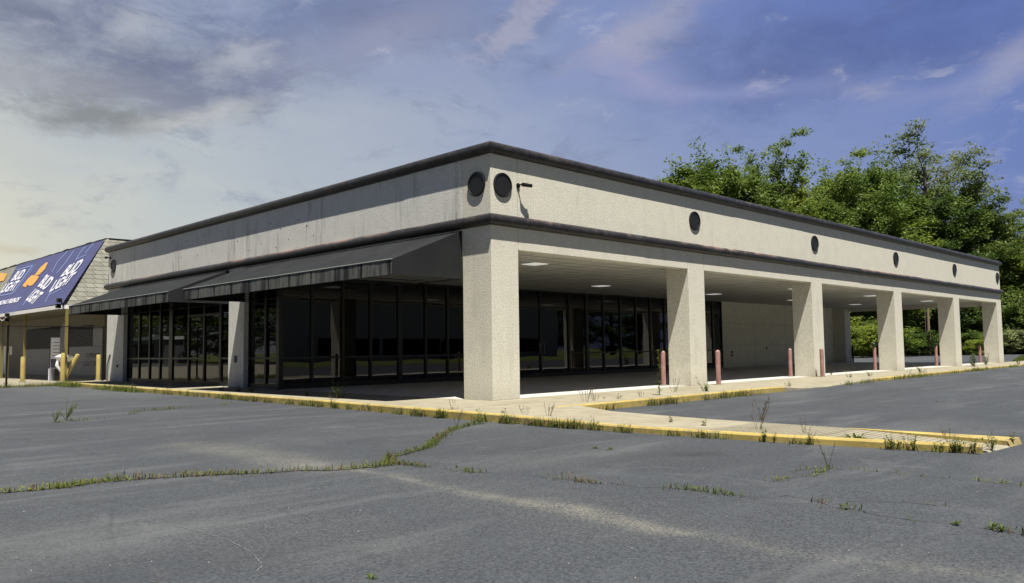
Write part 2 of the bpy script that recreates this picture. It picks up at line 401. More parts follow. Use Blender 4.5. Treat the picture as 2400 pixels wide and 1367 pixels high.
M['interior'] = mat('dim_interior', (.06, .06, .06), .9)
M['roofing'] = mat('flat_roof', (.2, .2, .2), .9)
def f_shingle(k, p):
    v = k.node('ShaderNodeNewGeometry').outputs['Position']; s = sepz(k, v)
    cv = k.node('ShaderNodeCombineXYZ'); k.put(cv.inputs[0], k.math('ADD', s[0], s[1])); k.put(cv.inputs[1], s[2])
    br = k.node('ShaderNodeTexBrick'); k.put(br.inputs['Vector'], cv.outputs[0]); br.inputs['Scale'].default_value = 1
    br.inputs['Brick Width'].default_value = .45; br.inputs['Row Height'].default_value = .24; br.inputs['Mortar Size'].default_value = .02
    br.inputs['Color1'].default_value = (.15, .15, .125, 1); br.inputs['Color2'].default_value = (.24, .235, .195, 1); br.inputs['Mortar'].default_value = (.06, .06, .05, 1)
    br.inputs['Mortar Smooth'].default_value = .3; br.inputs['Bias'].default_value = 0
    n = k.noise(v, 2.5, 5, .7); k.put(p.inputs['Base Color'], k.mix(k.math('MULTIPLY', k.map(n, .4, .7), .5), br.outputs[0], (.20, .20, .17, 1)))
    k.put(p.inputs['Normal'], k.bump(br.outputs['Fac'], -.8, .03))
M['shingle'] = mat('grey_shingles', rough=.9, spec=.15, fn=f_shingle)
M['neigh_wall'] = mat('tan_wall', rough=.85, fn=lambda k, p: k.put(p.inputs['Base Color'], k.mix(k.noise(k.scalevec(obco(k), (2, 2, .5)), 1.5, 4), (.13, .12, .095, 1), (.20, .185, .15, 1))))
M['neigh_dark'] = mat('grey_panel', (.13, .13, .14), .8)
M['blue'] = mat('banner_blue', rough=.5, spec=.3, fn=lambda k, p: (k.put(p.inputs['Base Color'], k.mix(k.noise(obco(k), 1.2, 3), (.045, .048, .125, 1), (.066, .068, .155, 1))), k.put(p.inputs['Normal'], k.bump(k.noise(obco(k), 1.2, 3), .5, .1))))
M['lt_blue'] = mat('banner_light_blue', (.17, .23, .42), .5)
M['ink_white'] = mat('banner_white', (.6, .6, .66), .5)
M['orange'] = mat('banner_orange', (.50, .27, .06), .5)
M['film'] = mat('window_film', rough=.5, fn=lambda k, p: k.put(p.inputs['Base Color'], k.mix(k.noise(obco(k), 3, 5), (.13, .13, .15, 1), (.26, .26, .28, 1))))
M['ink_dark'] = mat('dark_lettering', (.03, .03, .035), .6)
M['black_glass'] = mat('black_window', (.005, .005, .006), .7, 0, .05)
M['wood'] = mat('pole_wood', (.22, .16, .11), .9)

# ------------------------------------------------------------------ the setting: ground
LX, LY, D, ZS = 42.94, 25.64, 10.05, 3.72
GZ = -.15
def seg_dist(p, a, b):
    ab = b-a; t = max(0, min(1, (p-a).dot(ab)/max(1e-9, ab.dot(ab)))); return (p-(a+ab*t)).length
def ground_pts(L): return [bp(x, y, 2, GZ).xy for x, y in L]
SAND = ground_pts([(835, 1102), (920, 1113), (1000, 1135), (1100, 1156), (1200, 1172), (1330, 1193), (1450, 1222), (1540, 1240), (1620, 1251), (1700, 1260), (1850, 1296), (2000, 1312), (2150, 1330), (2400, 1352)])
SANDW = [.05, .08, .12, .15, .18, .17, .14, .11, .10, .08, .12, .12, .1, .08]
SMEAR = ground_pts([(440, 1042), (520, 1052), (620, 1068), (720, 1092), (800, 1100)])
SCR = [ground_pts([(390, 1228), (455, 1244), (530, 1265), (580, 1290), (606, 1312), (612, 1328), (604, 1340)]),
       ground_pts([(350, 1363), (400, 1372)]), ground_pts([(1050, 1216), (1085, 1213)]), ground_pts([(300, 1149), (350, 1146)]), ground_pts([(0, 1296), (80, 1288)])]
DARK = ground_pts([(1610, 1066), (1660, 1064)])
def build_ground():
    def axis(lo, hi, step, far):
        a = []; x = lo
        while x <= hi: a.append(x); x += step
        for f in far: a.append(hi+f)
        return [lo-f for f in reversed(far)] + a
    xs = axis(-14, 12, .11, [1, 3, 7, 15, 30, 60]); ys = axis(-14, 8, .11, [1, 3, 7, 15, 30, 60, 90])
    verts = [(x, y, GZ) for y in ys for x in xs]; nx = len(xs)
    faces = [(j*nx+i, j*nx+i+1, (j+1)*nx+i+1, (j+1)*nx+i) for j in range(len(ys)-1) for i in range(nx-1)]
    me = bpy.data.meshes.new('parking_lot'); me.from_pydata(verts, [], faces); me.materials.append(M['asphalt'])
    ca = me.color_attributes.new('marks', 'FLOAT_COLOR', 'POINT')
    buf = [0.0]*(4*len(verts))
    sb = [(min(p.x for p in L)-1, max(p.x for p in L)+1, min(p.y for p in L)-1, max(p.y for p in L)+1) for L in [SAND, SMEAR, DARK]+SCR]
    for i, (x, y, z) in enumerate(verts):
        P = Vector((x, y)); s = 0; w = 0; dk = 0
        wob = noise.noise((x*.9, y*.9, 3))*.5+.5; w2 = noise.noise((x*3.1, y*3.1, 8))*.5
        b = sb[0]
        if b[0] < x < b[1] and b[2] < y < b[3]:
            for j in range(len(SAND)-1):
                d = seg_dist(P, SAND[j], SAND[j+1])
                s = max(s, math.exp(-(d/(SANDW[j]*(.55+.9*wob)))**2)*(.95+.8*w2)*(1.0 if j < 8 else .38)); s = max(s, .13*math.exp(-(d/(SANDW[j]*3))**2))
        b = sb[1]
        if b[0] < x < b[1] and b[2] < y < b[3]:
            for j in range(len(SMEAR)-1): s = max(s, .55*math.exp(-(seg_dist(P, SMEAR[j], SMEAR[j+1])/.4)**2)*(.5+wob))
        b = sb[2]
        if b[0] < x < b[1] and b[2] < y < b[3]: dk = math.exp(-(seg_dist(P, DARK[0], DARK[1])/.28)**2)
        patch = noise.noise((x*.35+9, y*.35, 5)); s = max(s, max(0, patch-.32)*.35)
        wp = noise.noise((x*.22, y*.5+3, 15)); w = max(w, max(0, wp-.2)*.55)
        dk = max(dk, max(0, noise.noise((x*.3, y*.3, 22))-.3)*.6)
        buf[4*i:4*i+4] = [max(0, min(1, s)), min(1, w), min(1, dk), 1]
    ca.data.foreach_set('color', buf)
    o = bpy.data.objects.new('parking_lot', me); col.objects.link(o); tag(o, kind='structure')
build_ground()
# open country round the lot
b = MB(); b.quad((-800, -800, -.2), (900, -800, -.2), (900, 900, -.2), (-800, 900, -.2)); tag(b.build('ground', M['grass_ground']), kind='structure')
# asphalt reaching the wood edge beyond the far end of the building
b = MB(); b.quad((72, -74, GZ), (108, -74, GZ), (109, 22, GZ), (99, 23, GZ), (90, 26, GZ), (81, 30, GZ), (72, 40, GZ))
tag(b.build('asphalt_road', M['asphalt']), kind='structure')
# grass island off the far corner, grass bank across the street (mirrored in the shop windows)
b = MB(); b.quad((50, -1.4, GZ+.012), (58, -2.5, GZ+.012), (80, -4, GZ+.012), (84, 8.5, GZ+.012), (68, 5.2, GZ+.012), (50, 1.2, GZ+.012))
tag(b.build('grass_island', M['grass_ground']), kind='structure')
b = MB(); b.quad((-200, -29, GZ+.01), (200, -29, GZ+.01), (200, -36, GZ+.35), (-200, -36, GZ+.35)); b.quad((-40, 200, GZ+.012), (-40, -29, GZ+.012), (-33, -29, GZ+.012), (-33, 200, GZ+.012))
tag(b.build('grass_bank', M['grass_ground'], recalc=False), kind='structure')

# sidewalk
KL = [(-1.72, 25.7), (-1.9, 20), (-2.05, 15), (-2.15, 9), (-2.3, 4), (-2.55, .3), (-2.68, -2.6), (-2.62, -6), (-2.48, -8), (-2.27, -9.6), (-2.02, -10.8)]
def zt(y): return -.055*max(0, min(1, (-2.6-y)/3))
KR = [(-.62, -2.62), (1.5, -2.62), (4, -2.6), (6.5, -2.55), (8.6, -2.5), (9.6, -2.48), (10.6, -2.46), (12.6, -2.4), (14, -2.33), (17, -2.2), (21, -2.03), (29, -1.78), (37.4, -1.5), (46, -1.3), (60, -1.0)]
KRZ = [0, 0, 0, 0, 0, -.02, -.09, -.13, -.10, -.04, -.04, -.05, -.06, -.08, -.12]
PR = [(-.62, -2.62), (-.62, -4.75), (-.78, -7), (-.88, -8.9), (-.66, -10.9)]
def kerb_x(y, L):
    for (x0, y0), (x1, y1) in zip(L, L[1:]):
        if (y0-y)*(y1-y) <= 0 and y0 != y1: return x0+(x1-x0)*(y-y0)/(y1-y0)
def walk():
    b = MB()
    k = .16
    top = [(x+k, y, 0) for x, y in KL[:7]]
    for (a, c) in zip(top[:-1], top[1:]): b.quad(a, c, (0.0, c[1], 0), (0.0, a[1], 0)) if c[1] > -2.7 else None
    # in front of the arcade
    pr = list(zip(KR, KRZ))
    b.quad((0, -2.6, 0), (0, .2, 0), (1.5, .2, 0), (1.5, -2.46, 0), (0, -2.46, 0))
    for ((x0, y0), z0), ((x1, y1), z1) in list(zip(pr, pr[1:]))[1:]:
        b.quad((x0, -.9, 0), (x0, .2, 0), (x1, .2, 0), (x1, -.9, 0)); b.quad((x0, y0+k, z0), (x0, -.9, 0), (x1, -.9, 0), (x1, y1+k, z1))
    # tongue towards the lot
    ys = [-2.6, -4, -5, -6, -7, -8, -8.7]
    for y0, y1 in zip(ys, ys[1:]):
        b.quad((kerb_x(y0, KL)+k, y0, zt(y0)), (kerb_x(y1, KL)+k, y1, zt(y1)), (kerb_x(max(y1, -8.85), PR) if y1 < -2.63 else -.62, y1, zt(y1)), (kerb_x(y0, PR) if y0 < -2.63 else 0, y0, zt(y0)))
    # ramp at its end
    b.quad((kerb_x(-8.7, KL)+k, -8.7, -.055), (-1.86, -10.8, -.135), (-1.1, -10.85, -.135), (kerb_x(-8.7, PR)-.02, -8.7, -.055))
    b.quad((-1.86, -10.8, -.135), (-1.86, -10.83, GZ), (-1.1, -10.88, GZ), (-1.1, -10.85, -.135))
    # inner side faces
    for (x0, y0), (x1, y1) in zip(PR, PR[1:]):
        if y0 > -8.8: b.quad((x0, y0, zt(y0)), (x1, y1, zt(y1)), (x1, y1, GZ), (x0, y0, GZ))
    o = b.build('sidewalk', M['walk'], recalc=False); tag(o, kind='structure')
    # worn joints
    j = MB()
    for y in (-1.2, 4, 7.5, 11, 15, 19, 23): j.box((kerb_x(y, KL)+.17, y, .002), ((-.02 if y > -2.6 else kerb_x(y, PR)), y+.014, .004))
    for i in range(20):
        y = -7.2-i*.085; j.quad((kerb_x(y, KL)+.18, y, -.051), (kerb_x(y, PR)-.02, y, -.051), (kerb_x(y, PR)-.02, y-.016, -.051), (kerb_x(y, KL)+.18, y-.016, -.051))
    for i in range(20):
        t = (i+.4)/20; y = -8.75-2.0*t; z = -.055-.08*(-8.7-y)/2.1+.004; xl = kerb_x(max(y, -10.79), KL)+.18; xr = -.9-.2*t
        j.quad((xl, y, z), (xr, y, z), (xr, y-.016, z-.001), (xl, y-.016, z-.001))
    for x in (1.5, 4.5, 7.5, 10.5, 13.5, 16.5, 19.5, 22.5, 25.5, 28.5, 31.5, 34.5, 37.5, 40.5): j.box((x, -.88, .002), (x+.014, .19, .004))
    tag(j.build('sidewalk_joints', M['joint'], recalc=False), kind='structure')
walk()
def kerb(name, L, Z, k, side, yellow=True, ragged=0):
    b = MB(); n = len(L)
    V = [Vector(p) for p in L]; N = []
    for i in range(n):
        d = (V[min(i+1, n-1)]-V[max(i-1, 0)]).normalized(); N.append(Vector((-d.y, d.x))*side)
    for i in range(n-1):
        q = []
        for j in (i, i+1):
            o_ = V[j]; q.append([(*(o_-N[j]*0.0), GZ), (*(o_), Z[j]-.02), (*(o_+N[j]*.02), Z[j]+.003), (*(o_+N[j]*k), Z[j]+.003), (*(o_+N[j]*k), Z[j]-.05)])
        for a in range(4): b.quad(q[0][a], q[1][a], q[1][a+1], q[0][a+1])
    for j in (0, n-1):
        o_ = V[j]; b.quad((*o_, GZ), (*o_, Z[j]-.02), (*(o_+N[j]*.02), Z[j]+.003), (*(o_+N[j]*k), Z[j]+.003), (*(o_+N[j]*k), GZ))
    return tag(b.build(name, M['yellow'] if yellow else M['walk']), kind='structure')
def dense(L, Z=None, step=.5, wob=.012):
    out = []; zo = []
    for i in range(len(L)-1):
        a, c = Vector(L[i]), Vector(L[i+1]); m_ = max(1, int((c-a).length/step))
        for t in range(m_):
            q = a.lerp(c, t/m_); out.append((q.x+R.uniform(-wob, wob), q.y+R.uniform(-wob, wob))); zo.append((Z[i]+(Z[i+1]-Z[i])*t/m_) if Z else 0)
    out.append(L[-1]); zo.append(Z[-1] if Z else 0); return out, zo
l, z = dense(KL); z = [zt(p[1]) for p in l]; kerb('kerb', l, z, .16, 1)
l, z = dense(KR[:6], KRZ[:6]); kerb('kerb', l, z, .16, 1)
l, z = dense(KR[5:10], KRZ[5:10]); kerb('kerb', l, z, .16, 1, False)
l, z = dense(KR[9:], KRZ[9:]); kerb('kerb', l, z, .16, 1)
b = MB()   # yellow flare beside the ramp
A1, A2, A3, A4 = (-.90, -8.7, -.05), (-1.1, -10.85, -.075), (-.66, -10.88, -.065), (-.86, -8.7, -.05)
dn = lambda p, d=0: (p[0], p[1]-d, GZ)
b.quad(A1, A2, A3, A4); b.quad(A2, A3, dn(A3, .03), dn(A2, .03)); b.quad(A1, A2, dn(A2), dn(A1)); b.quad(A4, A3, dn(A3), dn(A4))
tag(b.build('kerb', M['yellow']), kind='structure')
# pavement before the neighbouring shop
b = MB(); b.box((-30, 26.2, GZ-.03), (6, 70, -.1)); tag(b.build('pavement', M['walk']), kind='structure')

# ------------------------------------------------------------------ the main building
B = empty('retail_building', (0, 0, 0))
tag(B, 'long flat-roofed stucco retail building with black mouldings, dark awnings and an open pillared arcade', 'building')
H1, H2, HB, W = 5.93, 4.2, 3.618, .912
PX = [0, 8.435, 17.02, 25.506, 33.96, LX-W]
# pillars facing the arcade front (corner one is deeper)
for i, x in enumerate(PX):
    o = MB().box((x, 0, 0), (x+W, 1.015 if i == 0 else .807, H1)).build('pillar', M['stucco'], B, bevel=.008)
for y0, y1, x1 in ((12.36, 13.5, .8), (23.58, LY, .9)): MB().box((0, y0, 0), (x1, y1, H1)).build('pillar', M['stucco_grimy'], B, bevel=.008)
g = .014
for a, c in zip(PX, PX[1:]): MB().box((a+W+g, 0, HB), (c-g, .35, H1)).build('fascia', M['stucco'], B, bevel=.006)
for a, c in ((1.015, 12.36), (13.5, 23.58)): MB().box((0, a+g, 3.6), (.35, c-g, H1)).build('fascia', M['stucco_grimy'], B, bevel=.006)
MB().box((LX-.35, .815, HB-.16), (LX, D-.9, H1)).build('fascia', M['stucco'], B, bevel=.006)
MB().box((LX-W, D-.82, 0), (LX, D+.1, H1)).build('pillar', M['stucco'], B, bevel=.008)
# walls
MB().box((27.45, D, 0), (LX-W-.004, D+.25, ZS)).build('wall', mat('painted_back_wall', rough=.8, fn=stucco((.80, .765, .64), .12)), B)
b = MB(); b.box((LX-.3, D+.11, 0), (LX, LY, H1)); b.box((0.91, LY-.3, 0), (LX-.31, LY, H1)); b.build('wall', M['stucco'], B)
b = MB(); b.box((.36, .36, H1-.5), (LX-.36, LY-.31, H1-.25)); b.build('roof', M['roofing'], B)
# soffit over the arcade and the strip above the side shopfront
b = MB(); b.box((.351, .351, ZS), (LX-.351, D-.002, ZS+.05)); b.build('soffit', M['soffit'], B)
b = MB(); b.box((.15, .81+.21, ZS+.001), (.35, D-.003, ZS+.04)); b.build('soffit', M['soffit'], B)
# dim room behind the glass
b = MB(); b.box((.5, D+6, 0.01), (27.4, D+6.1, ZS)); b.box((.5, D+.3, ZS-.1), (27.4, LY-.4, ZS)); b.box((27.3, D+.3, 0.01), (27.42, D+6, ZS-.1)); b.box((6, D+6.1, .01), (6.1, LY-.4, ZS-.1)); b.build('interior_wall', M['interior'], B)
# floor slab
b = MB(); b.box((0, .2, GZ-.02), (LX+.02, LY, 0)); b.build('floor_slab', M['slab'], B)
# half-round mouldings running round the top and below the fascia
def moulding(zc, r, pr, nm):
    b = MB(); n = 10
    prof = [(math.sin(math.pi*i/n)*pr, zc-r*math.cos(math.pi*i/n)) for i in range(n+1)]+[(-.02, zc+r), (-.02, zc-r)]
    def ring(fn): 
        s = len(b.v); b.v += [fn(p, z) for p, z in prof]; return s
    jr = random.Random(int(zc*10)); rs = [ring(lambda p, z: (-p, LY+.1, z))]
    def pair(f0, f1):
        for f in (f0, f1):
            q, w_ = jr.uniform(-.006, .006), jr.uniform(-.005, .004); rs.append(ring(lambda p, z: f(p, z, q, w_)))
    for y in (22.6, 18.4, 13.2, 8.3, 3.1): pair(lambda p, z, q, w_: (-p+w_*(p > 0), y+.02, z+q), lambda p, z, q, w_: (-p+w_*(p > 0), y-.02, z+q))
    rs.append(ring(lambda p, z: (-p, -p, z)))
    for x in (1.2, 6.1, 11.2, 16.4, 21.5, 26.9, 32, 37.3): pair(lambda p, z, q, w_: (x-.02, -p+w_*(p > 0), z+q), lambda p, z, q, w_: (x+.02, -p+w_*(p > 0), z+q))
    rs += [ring(lambda p, z: (LX+p, -p, z)), ring(lambda p, z: (LX+p, LY, z))]
    m_ = len(prof)
    # break long runs so the sections can dip a touch
    for a, c in zip(rs, rs[1:]):
        for j in range(m_): b.f.append((a+j, a+(j+1) % m_, c+(j+1) % m_, c+j))
    b.f.append(tuple(rs[0]+j for j in range(m_))); b.f.append(tuple(rs[-1]+j for j in range(m_)))
    return b.build(nm, M['trim'], B, smooth=True)
CO = moulding(6.03, .145, .155, 'cornice'); BM = moulding(4.30, .14, .155, 'band_moulding')
# section joints of the mouldings and the parapet lip
for zc, par in ((6.03, CO), (4.30, BM)):
    pr_ = [(math.sin(math.pi*i/8)*.158, zc-.148*math.cos(math.pi*i/8)) for i in range(9)]
    for x in (1.2, 6.1, 11.2, 16.4, 21.5, 26.9, 32, 37.3): b = MB(); b.prism(pr_, lambda p, t: (t, -p[0], p[1]), x, x+.012); b.build('moulding_joint', M['metal_dark'], par)
    for y in (3.1, 8.3, 13.2, 18.4, 22.6): b = MB(); b.prism(pr_, lambda p, t: (-p[0], t, p[1]), y, y+.012); b.build('moulding_joint', M['metal_dark'], par)
# round vents
def disc(c, n, r=.3):
    c = Vector(c); n = Vector(n); t = n.cross(Vector((0, 0, 1))); b = MB(); N_ = 40
    prof = [(r, 0), (r, .045), (r-.03, .05), (r-.035, .03), (0.001, .028)]
    rows = []
    for pr, h in prof:
        s = len(b.v)
        for j in range(N_):
            a = 2*math.pi*j/N_; b.v.append(tuple(c+(t*math.cos(a)+Vector((0, 0, 1))*math.sin(a))*pr+n*h))
        rows.append(s)
    for s0, s1 in zip(rows, rows[1:]):
        for j in range(N_): b.f.append((s0+j, s0+(j+1) % N_, s1+(j+1) % N_, s1+j))
    b.build('round_vent', M['disc'], B, smooth=True)
for x in (.39, 8.86, 17.4, 25.88, 34.33, 42.42): disc((x, -.001, 5.16), (0, -1, 0))
for y in (.47, 24.95): disc((-.001, y, 5.2), (-1, 0, 0))
# old sign anchor holes and rust in the side fascia
b = MB()
for y, z in [(16.2, 5.5), (15.6, 5.62), (14.9, 5.3), (14.9, 4.95), (16.1, 4.9), (14.2, 5.6), (12.9, 5.1), (11.9, 5.35), (11.2, 4.85), (10.6, 5.45), (9.9, 5.2), (9.4, 4.8), (8.8, 5.35), (8.3, 5.1), (7.9, 4.75), (17.1, 5.55), (17.6, 4.95), (10.2, 4.62), (12.1, 4.7), (6.4, 5.3), (18.4, 5.2)]:
    r = R.uniform(.018, .032); b = MB(); b.prism([(r*math.cos(a*.785), r*math.sin(a*.785)) for a in range(8)], lambda p, t, y=y, z=z: (t, y+p[0], z+p[1]), -.003, .004); b.build('anchor_hole', M['ink_dark'], B)
# ceiling lights
def clight(x, y):
    f = MB(); s = .31
    for a in ((-s, -s, s, -s+.03), (-s, s-.03, s, s), (-s, -s+.03, -s+.03, s-.03), (s-.03, -s+.03, s, s-.03)): f.box((x+a[0], y+a[1], ZS-.006), (x+a[2], y+a[3], ZS-.002))
    o = f.build('ceiling_light', M['white'], B); MB().box((x-s+.03, y-s+.03, ZS-.02), (x+s-.03, y+s-.03, ZS-.003)).build('diffuser', M['lens'], o)
for x in (4.25, 12.6, 21.2, 29.6, 37.9):
    for y in (2.6, 6.8): clight(x, y)
# shopfronts: every bay a window with its pane
def bay(p0, p1, z0, z1, rail, ax, plane, left_w=.05, kind='window', handle=None, header=None):
    """frame of one bay from coordinate p0 to p1 along the facade; ax 'x' (facing -y) or 'y' (facing -x)"""
    def bx(b, a0, a1, c0, c1, d0=0., d1=.11):
        if ax == 'x': b.box((a0, plane+d0, c0), (a1, plane+d1, c1))
        else: b.box((plane+d0, a0, c0), (plane+d1, a1, c1))
    b = MB(); w = .028
    bx(b, p0, p0+left_w, z0, z1); bx(b, p1-w, p1, z0, z1)
    bx(b, p0+left_w, p1-w, z0, z0+.16, .004, .1); bx(b, p0+left_w, p1-w, z1-.06, z1, .004, .1)
    if rail: bx(b, p0+left_w, p1-w, .97, 1.035, .004, .1)
    if header: bx(b, p0+left_w, p1-w, header, header+.08, .004, .1)
    f = b.build(kind, M['frame'], B, bevel=.003)
    def pane(c0, c1):
        q = MB(); bx(q, p0+left_w, p1-w, c0, c1, .05, .056); q.build('pane', M['glass'], f)
    cuts = [z0+.16] + ([.97, 1.035] if rail else []) + ([header, header+.08] if header else []) + [z1-.06]
    for c0, c1 in zip(cuts[::2], cuts[1::2]): pane(c0, c1)
    if handle is not None:
        h = MB()
        def P(a, d, z): return (a, plane+d, z) if ax == 'x' else (plane+d, a, z)
        h.tube([P(handle, -.004, .98), P(handle, -.06, .98), P(handle, -.06, 1.42), P(handle, -.004, 1.42)], .014, 8); h.build('handle', M['metal_grey'], f)
    return f
xs = [.14, 1.26, 2.47, 3.62, 4.86, 6.12, 7.2, 8.4, 9.6, 10.8]
for a, c in zip(xs, xs[1:]): bay(a, c-.003, 0.0, ZS-.003, True, 'x', D, .16 if abs(a-4.86) < .01 else .07)
bay(10.8, 12.45, 0.0, ZS-.003, False, 'x', D, .08, 'door', 12.32, 2.95); bay(12.453, 14.3, 0.0, ZS-.003, False, 'x', D, .08, 'door', 12.62, 2.95)
xs = [14.33, 15.55, 16.8, 18.1, 19.35, 20.55, 21.8, 23.0, 24.2, 25.3, 26.45, 27.44]
for a, c in zip(xs, xs[1:]): bay(a, c-.003, 0.0, ZS-.003, True, 'x', D, .16 if abs(a-15.55) < .01 or abs(a-26.45) < .01 else .08)
P0 = .16
for a, c in ((10.2, 11.15), (11.15, 12.35)): bay(a, c-.003, 0.0, 3.6, True, 'y', P0, .08)
for a, c, w in ((13.51, 14.45, .07), (17.2, 18.75, .08), (18.75, 19.95, .3), (19.95, 21.05, .08), (21.05, 22.2, .08), (22.2, 23.575, .08)): bay(a, c-.003, 0.0, 3.6, True, 'y', P0, w)
bay(14.453, 15.83, 0.0, 3.6, False, 'y', P0, .12, 'door', 15.72, 2.6); bay(15.833, 17.197, 0.0, 3.6, True, 'y', P0, .08, 'door', None, 2.6)
MB().box((0.02, D-.05, 0), (.136, D+.148, ZS-.004)).build('corner_post', M['frame'], B, bevel=.004)
# awnings
def awning(y0, y1):
    X, zt, zf, zb = -2.13, 4.13, 3.28, 2.935
    fr = MB()
    n = max(2, round((y1-y0)/1.12))
    for i in range(n+1):
        y = y0+.02+(y1-y0-.04)*i/n
        fr.tube([(-.01, y, zt-.03), (X+.03, y, zf-.03), (X+.03, y, zb+.01), (-.01, y, zb+.01)], .012, 5)
    for p in ((X+.03, zf-.03), (X+.03, zb+.01), (-.012, zb+.012)): fr.tube([(p[0], y0+.02, p[1]), (p[0], y1-.02, p[1])], .014, 5)
    A = fr.build('awning', M['metal_dark'], B)
    c = MB(); NY = 60
    for i in range(NY):
        a, e = y0+(y1-y0)*i/NY, y0+(y1-y0)*(i+1)/NY
        sg = lambda y: -.018*abs(math.sin(math.pi*(y-y0)/((y1-y0)/n)))
        for j in range(4):
            t0, t1 = j/4, (j+1)/4
            P = lambda t, y: (X*t-.002, y, zt+(zf-zt)*t+sg(y)*4*t*(1-t))
            c.quad(P(t0, a), P(t1, a), P(t1, e), P(t0, e))
    c.build('canopy', M['fabric'], A, smooth=True)
    v = MB()
    for i in range(NY*2):
        a, e = y0+(y1-y0)*i/(2*NY), y0+(y1-y0)*(i+1)/(2*NY)
        wv = lambda y: .008*math.sin(y*5.1)+.005*math.sin(y*17)
        v.quad((X-.004, a, zf), (X-.004+wv(a), a, zb), (X-.004+wv(e), e, zb), (X-.004, e, zf))
    v.build('valance', M['valance'], A, smooth=True)
    MB().tube([(X-.003, y0, zf+.002), (X-.003, y1, zf+.002)], .016, 6).build('edge_piping', M['valance_edge'], A)
    for y in (y0, y1):
        MB().quad((-.004, y, zt), (X, y, zf), (X, y, zb), (-.004, y, zb)).build('side_panel', M['fabric'], A)
awning(1.03, 12.3); awning(13.52, 23.9)
# security cameras
def seccam(base, d, body):
    base = Vector(base); d = Vector(d); b = MB()
    b.tube([base, base+d*.03], .06, 14); b.tube([base+d*.03, base+d*.10+Vector((0, 0, .02)), base+d*.16+body*.04], .018, 8)
    o = b.build('security_camera', M['metal_dark'], B)
    c = base+d*.17; q = MB(); q.tube([c-body*.02, c+body*.24], .045, 14); q.tube([c+body*.24, c+body*.245], [.05, .045], 14); q.box(c+Vector((-.03, -.05, .04)), c+body*.2+Vector((.03, .05, .052))); q.build('camera_body', M['metal_dark'], o)
    MB().tube([base+Vector((0, 0, -.05)), base+Vector((.01, 0, -.16)), base+Vector((.05, 0, -.28))], .008, 6).build('cable', M['metal_dark'], o)
seccam((.93, -.001, 5.22), (0, -1, 0), Vector((.9, -.35, -.05)).normalized())
seccam((-.001, 25.35, 5.62), (-1, 0, 0), Vector((-.5, -.8, -.1)).normalized())
# small boxes and outlets
MB().box((-.05, 12.85, .86), (0.0, 12.98, 1.1)).build('outlet_box', M['frame_grey'], B, bevel=.01)
MB().box((-.04, 24.15, .62), (0.0, 24.26, .74)).build('outlet_box', M['metal_dark'], B)
for x, z in ((28.3, .62), (28.3, .8), (32.4, 1.0)): MB().box((x, D-.03, z), (x+.13, D-.001, z+.13)).build('outlet_box', M['metal_dark'], B)
MB().tube([(-.06, 25.35, .0), (-.07, 25.3, .7), (-.03, 25.15, 1.15), (-.01, 25.1, 1.2)], .03, 8).build('bent_pipe', M['metal_grey'], B, smooth=True)
MB().box((LX-.01, D-.95, 0), (LX+.03, D-.84, 1.1)).build('corner_guard', M['metal_dark'], B)
# hairline joints in the back wall
b = MB()
for z in (1.25, 2.5): b.box((27.46, D-.004, z), (LX-W-.01, D-.001, z+.008))
for x in (31, 35, 39): b.box((x, D-.0045, .01), (x+.008, D-.001, ZS-.02))
b.build('wall_joint', M['neigh_wall'], B)

# ------------------------------------------------------------------ red bollards
def bollard(x, y, h=1.09):
    o = empty('bollard', (x, y, 0)); b = MB(); r = .075
    prof = [(0, r)]+[(h-.07, r)]+[(h-.07+.07*math.sin(a*math.pi/12), r*math.cos(a*math.pi/12)) for a in range(1, 6)]+[(h, .004)]
    b.tube([(0, 0, z) for z, _ in prof], [q for _, q in prof], 20); b.build('post', M['bollard'], o, smooth=True)
    q = MB(); q.tube([(0, 0, 0), (0, 0, .02), (0, 0, .025)], [r+.03, r+.03, r+.005], 20); q.build('footing', M['walk'], o)
    return o
first = bollard(8.2, .86)
labs = ['faded red bollard behind a tall weed, just left of the second pillar',
        'faded red bollard standing just right of the second pillar on the sunlit walk',
        'red bollard at the left side of the third pillar, back in the arcade edge',
        'faded red bollard standing in front of the third pillar face',
        'red bollard at the left side of the fourth pillar',
        'red bollard at the left side of the fifth pillar',
        'farthest red bollard, at the left side of the last pillar']
for i, ((x, y), lb) in enumerate(zip([(8.2, .86), (9.42, -.36), (16.72, .84), (16.95, -.32), (25.25, .9), (33.65, .9), (42.0-.35, .95)], labs)):
    o = first if i == 0 else copy_tree(first)
    o.location = (x, y, 0); tag(o, lb, 'bollard', 'faded red bollards along the arcade')

# ------------------------------------------------------------------ neighbouring shop
Nb = empty('shop_building', (2.15, 32, 0))
tag(Nb, 'low shop with a grey shingled mansard roof and covered walk behind the chain-link fence', 'building')
def nb(b, name, mt, par=None, **kw):
    o = b.build(name, mt, None, **kw); o.parent = par or Nb
    if not par: o.matrix_parent_inverse = Matrix.Translation((-2.15, -32, 0))
    return o
E0, RC = Vector((-1, 28.96, 3.58)), Vector((2, 31.95, 7.38))
b = MB(); b.quad((2.15, 32.5, -.1), (2.15, 70, -.1), (2.15, 70, 3.6), (2.15, 32.5, 3.6)); b.quad((2.15, 32.5, -.1), (14, 32.5, -.1), (14, 32.5, 3.6), (2.15, 32.5, 3.6)); nb(b, 'wall', M['neigh_wall'], recalc=False)
b = MB(); b.quad(E0, (-1, 70, 3.58), (2, 70, 7.38), RC); b.quad(E0, RC, (16, 31.95, 7.38), (16, 28.96, 3.58)); b.quad(RC, (2, 70, 7.38), (16, 70, 7.38), (16, 31.95, 7.38)); nb(b, 'roof', M['shingle'], recalc=False)
b = MB(); b.quad((-1, 28.96, 3.5), (-1, 70, 3.5), (16, 70, 3.5), (16, 28.96, 3.5)); nb(b, 'porch_ceiling', M['neigh_wall'])
